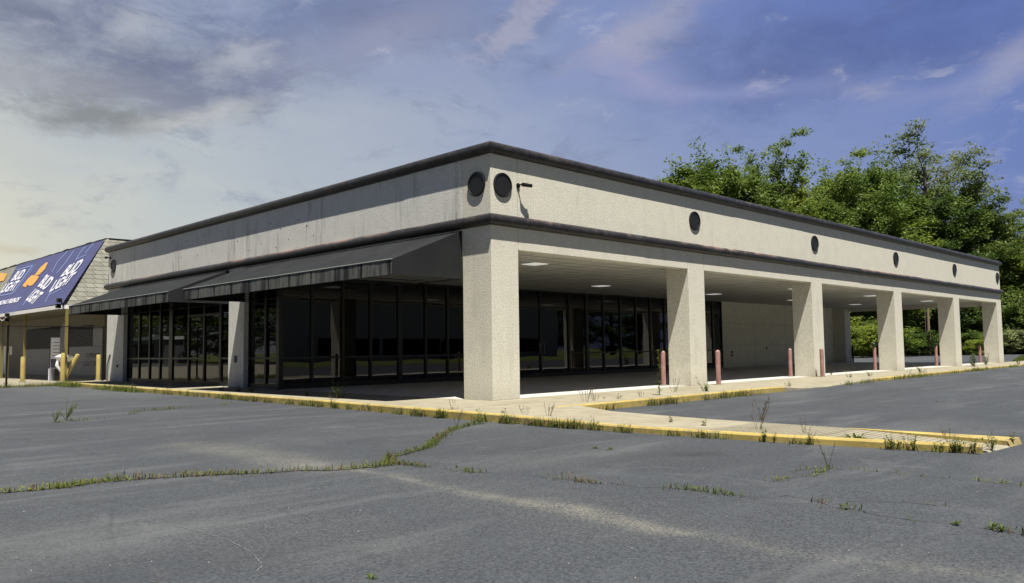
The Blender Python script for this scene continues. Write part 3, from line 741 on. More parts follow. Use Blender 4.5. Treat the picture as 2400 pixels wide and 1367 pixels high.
b = MB(); b.box((-1.1, 28.9, 3.42), (-1.0, 70, 3.6)); b.box((-1.0, 28.86, 3.42), (16, 28.96, 3.6)); nb(b, 'gutter', M['white'])
b = MB()
for i in range(46): 
    y = 32+i*.8; b.box((1.96, y, 7.36+R.uniform(-.01, .02)), (2.1, y+.79, 7.44+R.uniform(-.02, .03)))
for i in range(17): b.box((2.1+i*.8, 31.9, 7.36), (2.9+i*.8-.01, 32.05, 7.43+R.uniform(-.02, .03)))
nb(b, 'ridge_cap', M['metal_dark'])
for px, top in ((155, 3.42), (58, 3.42), (18, 3.42), (5, 3.42)):
    p = bp(px, 800, 0, -.75); b = MB(); b.box((p.x-.06, p.y-.06, -.1), (p.x+.06, p.y+.06, top)); nb(b, 'post', M['shaded_yellow_post'])
# shop windows and film on the long wall (x = 2.15)
def wq(px0, py0, px1, py1, mt, name, off=.01, par=None):
    a, c = bp(px0, py0, 0, 2.15-off), bp(px1, py1, 0, 2.15-off)
    b = MB(); b.box((2.15-off, min(a.y, c.y), min(a.z, c.z)), (2.15-off+.006, max(a.y, c.y), max(a.z, c.z))); return nb(b, name, mt, par)
w1 = wq(61, 773, 116, 818, M['black_glass'], 'window', .03); wq(61, 819, 116, 880, M['film'], 'window_film', .03, w1)
w2 = wq(162, 767, 217, 812, M['black_glass'], 'window', .03); wq(162, 813, 241, 881, M['film'], 'window_film', .02, w2); wq(218, 770, 240, 812, M['film'], 'window_film', .02, w2)
wq(118, 766, 160, 882, M['black_glass'], 'door', .03)
wq(22, 812, 28, 832, M['white'], 'notice', .03); wq(0, 812, 18, 878, M['bright'], 'poster', .03)
wq(43, 775, 58, 783, M['metal_dark'], 'wall_lamp', .12)
def text_mesh(s):
    cu = bpy.data.curves.new('t', 'FONT'); cu.body = s; cu.align_x = 'LEFT'; cu.offset = .03; o = bpy.data.objects.new('t', cu); col.objects.link(o)
    dg = bpy.context.evaluated_depsgraph_get(); dg.update(); me = bpy.data.meshes.new_from_object(o.evaluated_get(dg)); bpy.data.objects.remove(o)
    xs = [v.co.x for v in me.vertices]; ys = [v.co.y for v in me.vertices]; x0, x1, y0, y1 = min(xs), max(xs), min(ys), max(ys)
    vs = [((v.co.x-x0)/(x1-x0), (v.co.y-y0)/(y1-y0)) for v in me.vertices]; fs = [tuple(p.vertices) for p in me.polygons]
    bpy.data.meshes.remove(me); return vs, fs
def text_on(s, BL, BR, TL, TR, name, mt, parent, fnorm):
    vs, fs = text_mesh(s); b = MB()
    b.v = [tuple(BL*(1-u)*(1-v)+BR*u*(1-v)+TL*(1-u)*v+TR*u*v) for u, v in vs]; b.f = fs
    o = b.build(name, mt, None, recalc=False); o.parent = parent; return o
for s, q in (('SUPERIOR', (201, 838, 234, 827)), ('LIGHT BEER', (195, 858, 234, 846))):
    x0, y1, x1, y0 = q; a, c = bp(x0, y1, 0, 2.1), bp(x1, y0, 0, 2.1)
    o = text_on(s, Vector((2.12, a.y, a.z)), Vector((2.12, c.y, a.z)), Vector((2.12, a.y, c.z)), Vector((2.12, c.y, c.z)), 'lettering', M['ink_dark'], w2, None)
# flood lights on the gutter
for px, py in ((150, 712), (27, 745)):
    p = bp(px, py, 0, -1.15); b = MB(); b.tube([p+Vector((0, 0, -.1)), p+Vector((-.15, 0, .1))], .03, 8); b.box(p+Vector((-.3, -.12, .05)), p+Vector((-.12, .14, .24))); b.box(p+Vector((-.25, .22, -.2)), p+Vector((-.05, .42, .0)))
    nb(b, 'flood_light', M['metal_dark'])
b = MB()
for i in range(24):
    t0 = i/24; f = lambda t: (-1.13, 38.2+t*5, 3.4-.16*math.sin(t*math.pi*3)**2-.1*t)
    b.quad(f(t0), f(t0+1/24), tuple(a-c for a, c in zip(f(t0+1/24), (0, 0, .05))), tuple(a-c for a, c in zip(f(t0), (0, 0, .05))))
nb(b, 'loose_trim', M['white'])
# banner on the mansard
n_ = Vector((1, 0, 0)); fn_ = (Vector((0, 1, 0)).cross(Vector((3, 0, 3.8)))).normalized()
if fn_.x > 0: fn_ = -fn_
def onroof(px, py, off):
    ray = fw*FOC + rt*(px-1200) + up*(683.5-py); o0 = E0+fn_*off; t = (o0-CAM).dot(fn_)/ray.dot(fn_); return CAM+ray*t
zc = lambda x, y: (x/6.8346, 540+y/6.8346)
Bn = empty('banner', (0, 0, 0)); tag(Bn, 'large blue advertising banner with white lettering stretched over the shingled roof', 'banner')
b = MB(); b.quad(onroof(147, 711, .06), onroof(246, 562, .06), onroof(41, 622, .06), onroof(-30, 741, .06)); b.build('sheet', M['blue'], Bn)
def zr(x, y, off=.09): return onroof(*zc(x, y), off)
for s, BL, BR, TL, TR in (('BUD', (165, 820), (330, 778), (285, 655), (430, 615)), ('LIGHT', (0, 1003), (215, 965), (105, 850), (325, 795)),
                          ('BUD', (600, 900), (705, 962), (750, 705), (878, 762)), ('LIGHT', (408, 1120), (520, 1192), (572, 930), (703, 995)),
                          ('BUD', (960, 752), (1200, 672), (1110, 560), (1368, 440)), ('LIGHT', (780, 995), (1075, 860), (905, 795), (1238, 655)),
                          ('FAMOUS AMONG FRIENDS', (-240, 1240), (275, 1148), (-180, 1165), (345, 1066))):
    text_on(s, zr(*BL), zr(*BR), zr(*TL), zr(*TR), 'lettering', M['ink_white'], Bn, None)
def strip(b, pts, w):
    for (x0, y0), (x1, y1) in zip(pts, pts[1:]):
        d = Vector((x1-x0, y1-y0)); nn = Vector((-d.y, d.x)).normalized()*w
        b.quad(zr(x0-nn.x, y0-nn.y, .08), zr(x1-nn.x, y1-nn.y, .08), zr(x1+nn.x, y1+nn.y, .08), zr(x0+nn.x, y0+nn.y, .08))
b = MB(); strip(b, [(270, 637), (525, 560), (195, 1012), (0, 1048)], 6); strip(b, [(570, 545), (235, 1000)], 3)
for L in ([(1085, 335), (925, 500), (830, 670)], [(1180, 330), (1050, 520), (905, 690)], [(1370, 260), (1290, 350), (1210, 480)], [(1500, 210), (1370, 360)], [(1210, 470), (1390, 385)], [(780, 1035), (990, 935)], [(830, 960), (720, 1150)], [(370, 1200), (420, 1120)]): strip(b, L, 5)
b.build('line_art', M['lt_blue'], Bn)
b = MB(); b.quad(*[zr(*p) for p in ((355, 890), (450, 770), (500, 725), (560, 715), (625, 740), (590, 800), (520, 880), (470, 890), (440, 870), (410, 915))])
b.quad(*[zr(*p, .085) for p in ((560, 712), (640, 600), (690, 555), (745, 510), (768, 520), (720, 620), (640, 700), (600, 722))]); b.build('orange_emblem', M['orange'], Bn)
b = MB(); b.quad(onroof(17, 641, .05), onroof(-20, 639, .05), onroof(-40, 668, .05), onroof(9, 658, .05)); o = b.build('sheet', M['orange'], None)
Bo = empty('banner', (0, 0, 0)); tag(Bo, 'orange banner on the roof at the left edge, beyond the blue one', 'banner'); o.parent = Bo

# ------------------------------------------------------------------ chain-link fence
Fn = empty('chain_link_fence', (0, 25.85, 0)); tag(Fn, 'tall black chain-link fence standing before the neighbouring shop', 'fence')
def fp(b, name, mt): o = b.build(name, mt, None, recalc=False); o.parent = Fn; o.matrix_parent_inverse = Matrix.Translation((0, -25.85, 0)); return o
yf = 25.85
for x in (-.08, -3.92, -7.8): fp(MB().tube([(x, yf, GZ), (x, yf, 2.5)], .04, 10), 'post', M['metal_dark']); 
fp(MB().tube([(-10, yf, 2.47), (0, yf, 2.47)], .022, 8), 'top_rail', M['metal_dark'])
b = MB(); X0, X1, Z0, Z1, s = -9.5, -.1, -.1, 2.44, .075
def wire(a, c):
    a, c = Vector(a), Vector(c); d = (c-a).normalized(); u = d.cross(Vector((0, 1, 0))).normalized()*.0024; v = Vector((0, .0024, 0))
    b.quad(a+u, c+u, c-v, a-v); b.quad(a-v, c-v, c-u, a-u)
k_ = X0-(Z1-Z0)
while k_ < X1:
    for sgn in (1, -1):
        pts = []
        x_at = lambda z: (k_+(z-Z0)) if sgn > 0 else (k_+(Z1-z))
        if sgn > 0: za, zb_ = max(Z0, Z0+X0-k_), min(Z1, Z0+X1-k_)
        else: za, zb_ = max(Z0, Z1-(X1-k_)), min(Z1, Z1-(X0-k_))
        if zb_ > za+.02: wire((x_at(za), yf+.02*sgn, za), (x_at(zb_), yf+.02*sgn, zb_))
    k_ += s*1.414
fp(b, 'chain_mesh', M['wire'])
# yellow bollards and clutter by the shop
def ybollard(px, py, h, lean=0, lab='', x=None, y=None):
    p = bp(px, py, 2, -.1) if x is None else Vector((x, y, -.1)); o = empty('bollard', p)
    MB().tube([(0, 0, -.02), (0, 0, h-.05), (0, 0, h)], [.1, .1, .07], 16).build('post', M['yellow_post'], o, smooth=True)
    MB().tube([(0, 0, 0), (0, 0, .06)], [.17, .16], 16).build('footing', M['walk'], o)
    if lean: o.rotation_euler = (0, rad(lean), rad(-45))
    return tag(o, lab, 'bollard', 'yellow bollards behind the chain-link fence')
ybollard(52, 897, 1.25, 0, 'worn yellow bollard next to the tall yellow porch post, leftmost of the bollards')
ybollard(146, 897, 1.4, 0, 'upright yellow bollard in front of the white framed sign')
ybollard(0, 0, 1.5, 28, 'yellow bollard leaning sharply to the right behind the fence', -.55, 29.9)
ybollard(230, 893, 1.3, 0, 'upright yellow bollard nearest the big building behind the fence', .82, 29.2)
Sg = empty('sign_board', bp(146, 893, 2, -.1)+Vector((-.05, .5, 0))); Sg.rotation_euler = (0, 0, rad(-48)); tag(Sg, 'white framed poster sign standing by the shop door', 'sign')
b = MB(); b.box((-.42, -.03, .62), (.42, .03, 2.2)); b.box((-.4, -.2, 0), (-.34, .2, .62)); b.box((.34, -.2, 0), (.4, .2, .62)); b.build('frame', M['ink_white'], Sg)
MB().box((-.38, -.045, .66), (.38, -.032, 1.1)).build('lower_panel', M['blue'], Sg); MB().box((-.38, -.045, 1.12), (.38, -.032, 2.16)).build('poster', M['bright'], Sg)
for i in range(5): MB().box((-.3, -.05, 1.25+i*.17), (.3-.1*(i % 2), -.046, 1.28+i*.17)).build('text_line', M['frame_grey'], Sg)
Fl = empty('feather_flag', bp(158, 893, 2, -.1)+Vector((-.2, .6, 0))); tag(Fl, 'tall faded feather flag standing beside the poster sign', 'flag'); Fl.rotation_euler = (0, 0, rad(-48))
MB().tube([(0, 0, 0), (0, 0, 2.6), (.12, 0, 2.95)], .015, 6).build('pole', M['metal_grey'], Fl)
b = MB(); L = [(.02, .9), (.3, .95), (.34, 2.2), (.3, 2.8), (.12, 2.95), (.02, 2.6)]; b.prism(L, lambda p, t: (p[0], t+.03*math.sin(p[1]*4), p[1]), -.004, .004); b.build('cloth', M['film'], Fl)
Sk = empty('trash_bag', (-.55, 29.75, -.1)); tag(Sk, 'white plastic bag draped over the leaning yellow bollard', 'bag')
b = MB(); N1, N2 = 16, 10
for j in range(N2+1):
    for i in range(N1):
        a, t = 2*math.pi*i/N1, math.pi*j/N2; r = 1+.22*noise.noise((math.cos(a)*1.7, math.sin(a)*1.7, t*2))
        b.v.append((.42*r*math.sin(t)*math.cos(a), .2*r*math.sin(t)*math.sin(a), 1.15+.2*r*math.cos(t)))
for j in range(N2):
    for i in range(N1): b.f.append((j*N1+i, j*N1+(i+1) % N1, (j+1)*N1+(i+1) % N1, (j+1)*N1+i))
b.build('sack', M['bright'], Sk, smooth=True); MB().tube([(-.3, 0, 1.1), (-.34, 0, .8), (-.15, 0, .5), (.0, 0, .1)], [.05, .08, .05, .03], 8).build('hanging_end', M['bright'], Sk, smooth=True)

# ------------------------------------------------------------------ trees
def tree_mesh(seed, H, RW, leaves, leafs, base=.12, openness=1., clump=.9, profile='oval'):
    r = random.Random(seed); tk = MB(); tips = []
    lean = Vector((r.uniform(-.04, .04), r.uniform(-.04, .04)))
    trunk = [Vector((lean.x*z*1.0+.12*math.sin(z*.5+seed), lean.y*z+.12*math.cos(z*.4+seed), z)) for z in [H*i/8 for i in range(8)]]
    tk.tube(trunk, [H*.016*(1-i/9) + .03 for i in range(8)], 7)
    def prof(t):
        if profile == 'oval': return math.sin(math.pi*min(1, max(0, (t*.88+.12))))**.6
        if profile == 'spike': return (1-t)**.6*.9+.12
        return .65+.35*math.sin(t*5+seed)
    nl = int(26*openness)
    for i in range(nl):
        t = (i+.5)/nl; z = H*(base+(.92-base)*t); p0 = trunk[min(7, int(z/H*8))].copy(); p0.z = z*.93
        a = i*2.4+r.uniform(-.5, .5); rl = RW*prof(t)*r.uniform(.6, 1.15); upz = rl*r.uniform(.35, 1.0)*(.6+t*.7)
        p1 = p0+Vector((math.cos(a)*rl*.55, math.sin(a)*rl*.55, upz*.45)); p2 = p0+Vector((math.cos(a+.15)*rl, math.sin(a+.15)*rl, upz))
        w = max(.035, H*.0055*(1-t*.6)); tk.tube([p0, p1, p2], [w, w*.6, w*.22], 5, False)
        for q in range(5):
            s_ = .25+.75*q/4; pp = p0.lerp(p1, s_*2) if s_ < .5 else p1.lerp(p2, s_*2-1)
            d = Vector((r.gauss(0, 1), r.gauss(0, 1), r.gauss(.35, .7))).normalized()*rl*r.uniform(.18, .42)
            e = pp+d; tk.tube([pp, e], [w*.4, w*.12], 4, False); tips += [(e, .8+.3*r.random()), (pp.lerp(e, .6), .7)]
        tips.append((p2, 1))
    tips.append((Vector((trunk[-1].x, trunk[-1].y, H*.93)), 1.)); tips.append((Vector((trunk[-1].x+.3, trunk[-1].y, H*.98)), .7))
    cr = MB(); per = max(6, int(leaves/len(tips)))
    for c, sc in tips:
        cs = clump*sc*r.uniform(.6, 1.25); n = int(per*sc*r.uniform(.5, 1.5))
        for _ in range(n):
            d = Vector((r.gauss(0, 1), r.gauss(0, 1), r.gauss(0, 1))).normalized()*(r.random()**.45); d.z *= .72
            if d.z < 0: d.z *= .6
            p = c+d*cs
            ax = Vector((r.gauss(0, 1), r.gauss(0, 1), r.gauss(0, .55))).normalized(); nn = Vector((r.gauss(0, .8), r.gauss(0, .8), 1)).normalized()
            sd = ax.cross(nn).normalized(); L = leafs*r.uniform(.6, 1.3); w = L*.42
            cr.quad(p-ax*L*.5, p+sd*w*.5, p+ax*L*.5, p-sd*w*.5)
    return tk, cr
PROTO = {}
def proto(key, leaf, *a, **kw):
    tk, cr = tree_mesh(*a, **kw)
    t = tk.build('trunk', M['bark'], None, smooth=True); c = cr.build('crown', M[leaf], None, recalc=False)
    PROTO[key] = (t.data, c.data, max(v.co.z for v in c.data.vertices)*.985, a[2]); bpy.data.objects.remove(t); bpy.data.objects.remove(c)
proto('broad', 'leaf', 1, 20, 5.0, 21000, .40, base=.05, clump=1.45)
proto('open', 'leaf', 2, 20, 4.4, 13000, .36, openness=1., clump=1.15, profile='wild', base=.25)
proto('upright', 'leaf', 3, 20, 3.0, 15000, .34, openness=1.1, clump=1.1, profile='spike')
proto('pale', 'leaf_pale', 4, 20, 5.2, 15000, .35, clump=1.15, profile='wild')
proto('dark', 'leaf_dark', 5, 20, 5.4, 21000, .42, base=.05, clump=1.5)
proto('bright', 'leaf_bright', 6, 20, 4.8, 20000, .40, base=.05, clump=1.4)
def tree(name, key, loc, H, Wd, label, group, rz=None):
    td, cdm, h0, r0_ = PROTO[key]; o = empty(name, loc, R.uniform(0, 6.28) if rz is None else rz); s = H/h0; sw = Wd/2/(r0_*1.12)
    for nm, d in (('trunk', td), ('crown', cdm)):
        c = bpy.data.objects.new(nm, d); col.objects.link(c); c.parent = o
    o.scale = (sw, sw, s); return tag(o, label, 'tree' if 'tree' in name else 'shrub', group)
# (px, top py, width px, depth, kind, label)
G1 = 'trees of the wood behind the building'
TR = [(1585, 372, 170, 80, 'broad', 'leftmost tree of the wood, small and leafy, just showing over the roof edge'),
 (1642, 340, 150, 82, 'broad', 'leafy tree, second from the left above the roof'),
 (1700, 350, 140, 80, 'broad', 'bushy green tree, third from the left above the roof'),
 (1752, 370, 130, 84, 'broad', 'low leafy tree just left of the tall airy tree'),
 (1805, 300, 95, 86, 'open', 'left leader of the tall airy tree group standing clear against the sky'),
 (1852, 288, 130, 86, 'open', 'tall airy tree standing clear against the sky'),
 (1885, 360, 120, 88, 'broad', 'round green tree tucked right behind the tall airy tree'),
 (1962, 335, 130, 90, 'open', 'airy tree with bare dark limbs left of the dense crowns'),
 (2030, 322, 130, 92, 'broad', 'dense green tree right of the bare-limbed one'),
 (2085, 318, 120, 90, 'broad', 'dense green tree left of the pale topmost tree'),
 (2165, 285, 190, 98, 'pale', 'pale grey-green tree with the highest crown'),
 (2225, 320, 130, 100, 'pale', 'pale grey-green tree sloping down right of the highest crown'),
 (2285, 372, 130, 95, 'dark', 'dark rounded tree on the right shoulder of the wood'),
 (2345, 448, 130, 96, 'dark', 'dark tree low on the right shoulder of the wood'),
 (2412, 430, 110, 104, 'open', 'thin wispy tree cut by the right edge of the picture'),
 (2460, 480, 150, 96, 'broad', 'broad tree just beyond the right edge')]
for px, ty, wp, dp, key, lb in TR:
    dp += 8; p = at_depth(px, dp, -.2); H = zat(px, ty, p)*(.955 if px > 1780 else 1.03); tree('tree', key, p, H, wp/FOC*dp*1.75, lb, G1)
MID = [(1640, 395, 190, 74, 'bright'), (1735, 405, 160, 76, 'dark'), (1800, 420, 140, 78, 'broad'), (1870, 440, 160, 80, 'bright'), (1940, 430, 150, 80, 'broad'), (2010, 430, 160, 82, 'dark'), (2080, 430, 170, 84, 'bright'),
       (2150, 420, 170, 88, 'broad'), (2215, 430, 170, 86, 'dark'), (2275, 470, 170, 92, 'broad'), (2335, 520, 150, 94, 'broad'), (2395, 540, 160, 95, 'dark'), (2450, 560, 160, 94, 'bright'),
       (2120, 520, 150, 92, 'bright'), (2240, 560, 150, 94, 'dark'), (2180, 560, 150, 95, 'dark'), (2060, 540, 150, 92, 'dark'), (2000, 560, 150, 94, 'broad'), (1935, 372, 150, 92, 'broad'), (2110, 345, 150, 94, 'bright')]
ML = ['yellow-green tree lowest at the left end, behind the roof edge', 'dark green tree in the hollow left of the airy tree', 'mid-green tree at the foot of the airy tree', 'bright green tree below right of the airy tree',
      'mid-green tree under the bare-limbed tree', 'dark green tree under the dense crowns', 'bright yellow-green tree in the middle of the wood', 'mid-green tree below the highest pale crown', 'dark green tree below the pale sloping crown',
      'mid-green tree under the right shoulder', 'mid-green tree right of the building end, halfway down the slope of crowns', 'dark tree at the right edge just above roof height', 'bright green tree beyond the right picture edge',
      'bright green tree hidden low behind the arcade roof', 'dark tree seen through the last arcade bay', 'dark tree seen through the fifth arcade bay', 'dark tree seen through the fourth arcade bay above the shrubs', 'mid-green tree behind the shrub seen through the fourth bay', 'leafy tree filling the dip right of the tall airy tree', 'bright tree rising between the dense crowns and the highest pale crown']
for (px, ty, wp, dp, key), lb in zip(MID, ML):
    p = at_depth(px, dp+14, -.2); H = zat(px, ty, p); tree('tree', key, p, H, wp/FOC*dp*1.7, lb, G1)
proto('shrub', 'leaf_bright', 11, 5, 2.6, 9000, .30, base=.02, clump=.75); proto('shrubd', 'leaf_dark', 12, 5, 2.8, 9000, .32, base=.02, clump=.8); proto('shrubp', 'leaf_pale', 13, 5, 2.6, 8000, .28, base=.02, clump=.7)
SH = [(1985, 742, 90, 88, 'shrub', 'bright vine-covered shrub seen through the fourth bay, nearest the wall end'), (2035, 738, 90, 90, 'shrub', 'bright green shrub seen through the fourth bay beside the fourth pillar'),
      (2090, 745, 90, 93, 'shrub', 'green shrub half hidden behind the fourth pillar'), (2140, 770, 80, 96, 'shrubd', 'dark shrub left of the utility pole'), (2198, 780, 80, 98, 'shrubd', 'dark shrub right of the utility pole'),
      (2255, 770, 80, 99, 'shrubd', 'dark shrub behind the fifth pillar'), (2283, 782, 40, 92, 'shrub', 'small bright sapling seen through the last bay'), (2310, 770, 80, 100, 'shrubd', 'dark shrub behind the last pillar'),
      (2365, 765, 70, 98, 'shrubp', 'pale flowering shrub right of the building end'), (2370, 690, 110, 101, 'shrubd', 'tall dark shrub above the pale one right of the building'), (2420, 760, 90, 98, 'shrubp', 'pale shrub cut by the right picture edge'), (2465, 720, 110, 100, 'shrubd', 'dark shrub beyond the right edge')]
for px, ty, wp, dp, key, lb in SH:
    dp -= 5; p = at_depth(px, dp, -.2); H = zat(px, ty, p); tree('shrub', key, p, H, wp/FOC*dp*1.5, lb, 'shrubs along the wood edge')
# leafy ground cover of the wood edge
b = MB(); r = random.Random(5)
for i in range(9000):
    px = r.uniform(1900, 2520); dp = r.uniform(96, 112); p = at_depth(px, dp, -.18)
    if p.x < 110 and p.y < 22: 
        if r.random() < .0: continue
    h = r.uniform(.3, 1.1); a = r.uniform(0, 6.28); w = .12
    b.quad(p+Vector((math.cos(a)*w, math.sin(a)*w, 0)), p-Vector((math.cos(a)*w, math.sin(a)*w, 0)), p+Vector((r.uniform(-.3, .3), r.uniform(-.3, .3), h)))
tag(b.build('undergrowth', M['weed'], recalc=False), 'tall grass and brush growing along the foot of the wood', 'grass', kind='stuff')
b = MB()
for i in range(26000):
    u = r.random(); x = 50+u*33; y0 = -1.3-u*2.6; y1 = 1.3+u*7; y = r.uniform(y0, y1); h = r.uniform(.05, .2)
    b.quad((x-.03, y, -.14), (x+.03, y+.02, -.14), (x+r.uniform(-.06, .06), y+r.uniform(-.06, .06), -.14+h))
tag(b.build('island_grass', M['weed'], recalc=False), 'short grass on the island off the far corner', 'grass', kind='stuff')
# utility pole at the wood edge, with a pale guard beside it
p = at_depth(2172, 90, -.2); U = empty('utility_pole', p); tag(U, 'brown wooden utility pole seen through the fifth bay', 'pole')
MB().tube([(0, 0, 0), (0, 0, 9)], [.17, .12], 12).build('pole', M['wood'], U); MB().tube([(-.35, .2, 0), (-.3, .2, 6)], .035, 6).build('conduit', M['metal_grey'], U); MB().box((-1.1, -.05, 8.2), (1.1, .05, 8.32)).build('crossarm', M['wood'], U)

# things across the street that the shop windows mirror
bk = [(('broad', 'dark', 'broad', 'dark', 'bright')[i % 5], -46+i*11) for i in range(21)]
for i, (key, x) in enumerate(bk):
    tree('tree', key, (x+R.uniform(-2, 2), -60+R.uniform(-3, 3), -.2), R.uniform(13, 17), R.uniform(15, 19), 'roadside tree across the street behind the viewer, mirrored in the shop glass', 'trees across the street')
for i in range(17):
    tree('tree', ('broad', 'dark', 'bright')[i % 3], (-42+R.uniform(-2, 2), -22+i*10.5, -.2), R.uniform(11, 15), R.uniform(13, 16), 'tree beyond the side street, mirrored in the side windows', 'trees beyond the side street')
def far_shop(loc, L, Dp, H, rz, lab, wallm):
    o = empty('warehouse', loc, rz); MB().box((-L/2, 0, 0), (L/2, Dp, H)).build('wall', wallm, o); MB().box((-L/2-.3, -.3, H), (L/2+.3, Dp, H+.5)).build('roof_edge', M['white'], o)
    for i in range(int(L/9)):
        x = -L/2+4+i*9; w = MB().box((x, -.05, .9), (x+8.4, -.01, 2.8)).build('window', M['black_glass'], o)
    MB().box((-2, -.06, 0), (-.2, -.01, 2.4)).build('door', M['metal_dark'], o)
    return tag(o, lab, 'building')
far_shop((52, -44, -.15), 44, 4, 7.0, math.pi, 'long grey warehouse across the street, mirrored in the arcade windows', mat('pale_block', (.42, .42, .40), .9))
far_shop((-34, 118, -.15), 26, 3, 3.4, math.pi/2, 'low grey shop beyond the side street, mirrored in the side windows', M['neigh_dark'])

# ------------------------------------------------------------------ cracks and weeds
def blades(b, p, h, w, r, lean=.6, curl=.5):
    a = r.uniform(0, 6.28); d = Vector((math.cos(a), math.sin(a), 0)); s = Vector((-d.y, d.x, 0))*w; L = h*lean*r.random()
    m_ = p+d*L*.35+Vector((0, 0, h*.6)); t = p+d*L+Vector((0, 0, h*(1-curl*.3*r.random())))
    b.quad(p-s, p+s, m_+s*.7, m_-s*.7); b.quad(m_-s*.7, m_+s*.7, t)
def leafblade(b, p, d, L, w, droop):
    d = d.normalized(); s = d.cross(Vector((0, 0, 1)));  s = s.normalized()*w if s.length > .01 else Vector((w, 0, 0))
    m_ = p+d*L*.5+Vector((0, 0, L*.05)); t = p+d*L-Vector((0, 0, L*droop))
    b.quad(p, m_+s, t, m_-s)
CR = {
 'C1': ([(-20, 1157), (60, 1152), (150, 1143), (230, 1131), (300, 1125), (430, 1118), (520, 1112), (600, 1110), (700, 1104), (790, 1102), (850, 1098), (915, 1090)], 140, .07, 'weeds filling the long crack across the left foreground'),
 'C2': ([(915, 1090), (912, 1076), (960, 1062), (1000, 1052), (1030, 1028), (1060, 1008), (1100, 998), (1135, 992)], 95, .07, 'weeds in the crack climbing towards the corner pillar'),
 'C3': ([(915, 1086), (1000, 1096), (1080, 1105), (1220, 1115), (1300, 1122), (1400, 1133), (1500, 1142), (1600, 1146), (1700, 1160), (1780, 1168), (1850, 1163), (1920, 1175), (1960, 1190), (2050, 1205), (2150, 1222), (2240, 1230), (2360, 1247), (2450, 1262)], 75, .05, 'sparse weeds along the winding crack on the right foreground'),
 'C4': ([(1850, 1105), (1940, 1098), (2000, 1102), (2100, 1110), (2250, 1125), (2440, 1142)], 45, .04, 'sparse weeds in the straight crack near the end of the walkway'),
 'C5': ([(1800, 1128), (1860, 1122), (1910, 1115), (1945, 1098)], 40, .04, 'weeds in the short branch crack right of centre'),
 'C6': ([(1990, 1175), (2050, 1176), (2110, 1178), (2200, 1186)], 45, .04, 'weeds in the short crack above the winding one'),
 'C7': ([(-10, 1000), (60, 997), (150, 990), (200, 985), (280, 978), (330, 965), (450, 955), (560, 945)], 26, .08, 'weeds in the far left crack of the lot'),
 'C8': ([(350, 962), (460, 955), (540, 952), (620, 950)], 22, .07, 'weeds in the faint crack near the side walk'),
 'C9': ([(2060, 944), (2150, 942), (2280, 948), (2420, 956)], 10, .06, 'weeds in the crack beyond the walkway'),
}
def crack_points(L, r, step=.14):
    P = [bp(x, y, 2, GZ) for x, y in L]; out = []
    for a, c in zip(P, P[1:]):
        n = max(1, int((c-a).length/step))
        for i in range(n): q = a.lerp(c, i/n); out.append(q+Vector((r.uniform(-.03, .03), r.uniform(-.03, .03), 0)))
    out.append(P[-1]); return out
for key, (L, dens, hh, lb) in CR.items():
    r = random.Random(hash(key) % 1000 if False else sum(map(ord, key))); P = crack_points(L, r)
    b = MB(); W_ = [r.uniform(.001, .008)*(3.5 if key in ('C1', 'C2') else .6) for _ in P]
    for i in range(len(P)-1):
        d = (P[i+1]-P[i]).normalized(); n = Vector((-d.y, d.x, 0)); z = Vector((0, 0, .004))
        b.quad(P[i]-n*W_[i]+z, P[i+1]-n*W_[i+1]+z, P[i+1]+n*W_[i+1]+z, P[i]+n*W_[i]+z)
    tag(b.build('pavement_crack', M['crack'], recalc=False), kind='structure')
    g_, dr = MB(), MB()
    for i in range(len(P)-1):
        q = P[i]; m_ = noise.noise((q.x*1.1, q.y*1.1, 4.2))*.5+.5; m2 = noise.noise((q.x*4, q.y*4, 1))
        dd = dens*(P[i+1]-P[i]).length*(max(0, m_*1.9-.35 if key in ('C1', 'C2') else m_*4+m2*1.4-1.75))
        for _ in range(int(dd*3+r.random())):
            sp_ = .05 if key in ('C1', 'C2') else .045; p = q.lerp(P[i+1], r.random())+Vector((r.gauss(0, sp_), r.gauss(0, sp_), 0)); h = hh*r.uniform(.3, 1.4)*(1+m2*.6)
            if r.random() < .45: leafblade(g_, p+Vector((0, 0, h*.25)), Vector((r.gauss(0, 1), r.gauss(0, 1), .5)), h*.8, r.uniform(.005, .012), .1); continue
            blades(dr if (noise.noise((q.x*.9, q.y*.9, 11)) > 0 and r.random() < .8) or r.random() < .22 else g_, p, h, r.uniform(.003, .007), r, 1.1)
    b = MB(); b.v = g_.v; b.f = g_.f
    root = b.build('crack_weeds', M['weed'], recalc=False) if g_.f else None
    if root:
        tag(root, lb, 'weeds', kind='stuff')
        if dr.f: dr.build('dry_blades', M['weed_dry'], root, recalc=False)
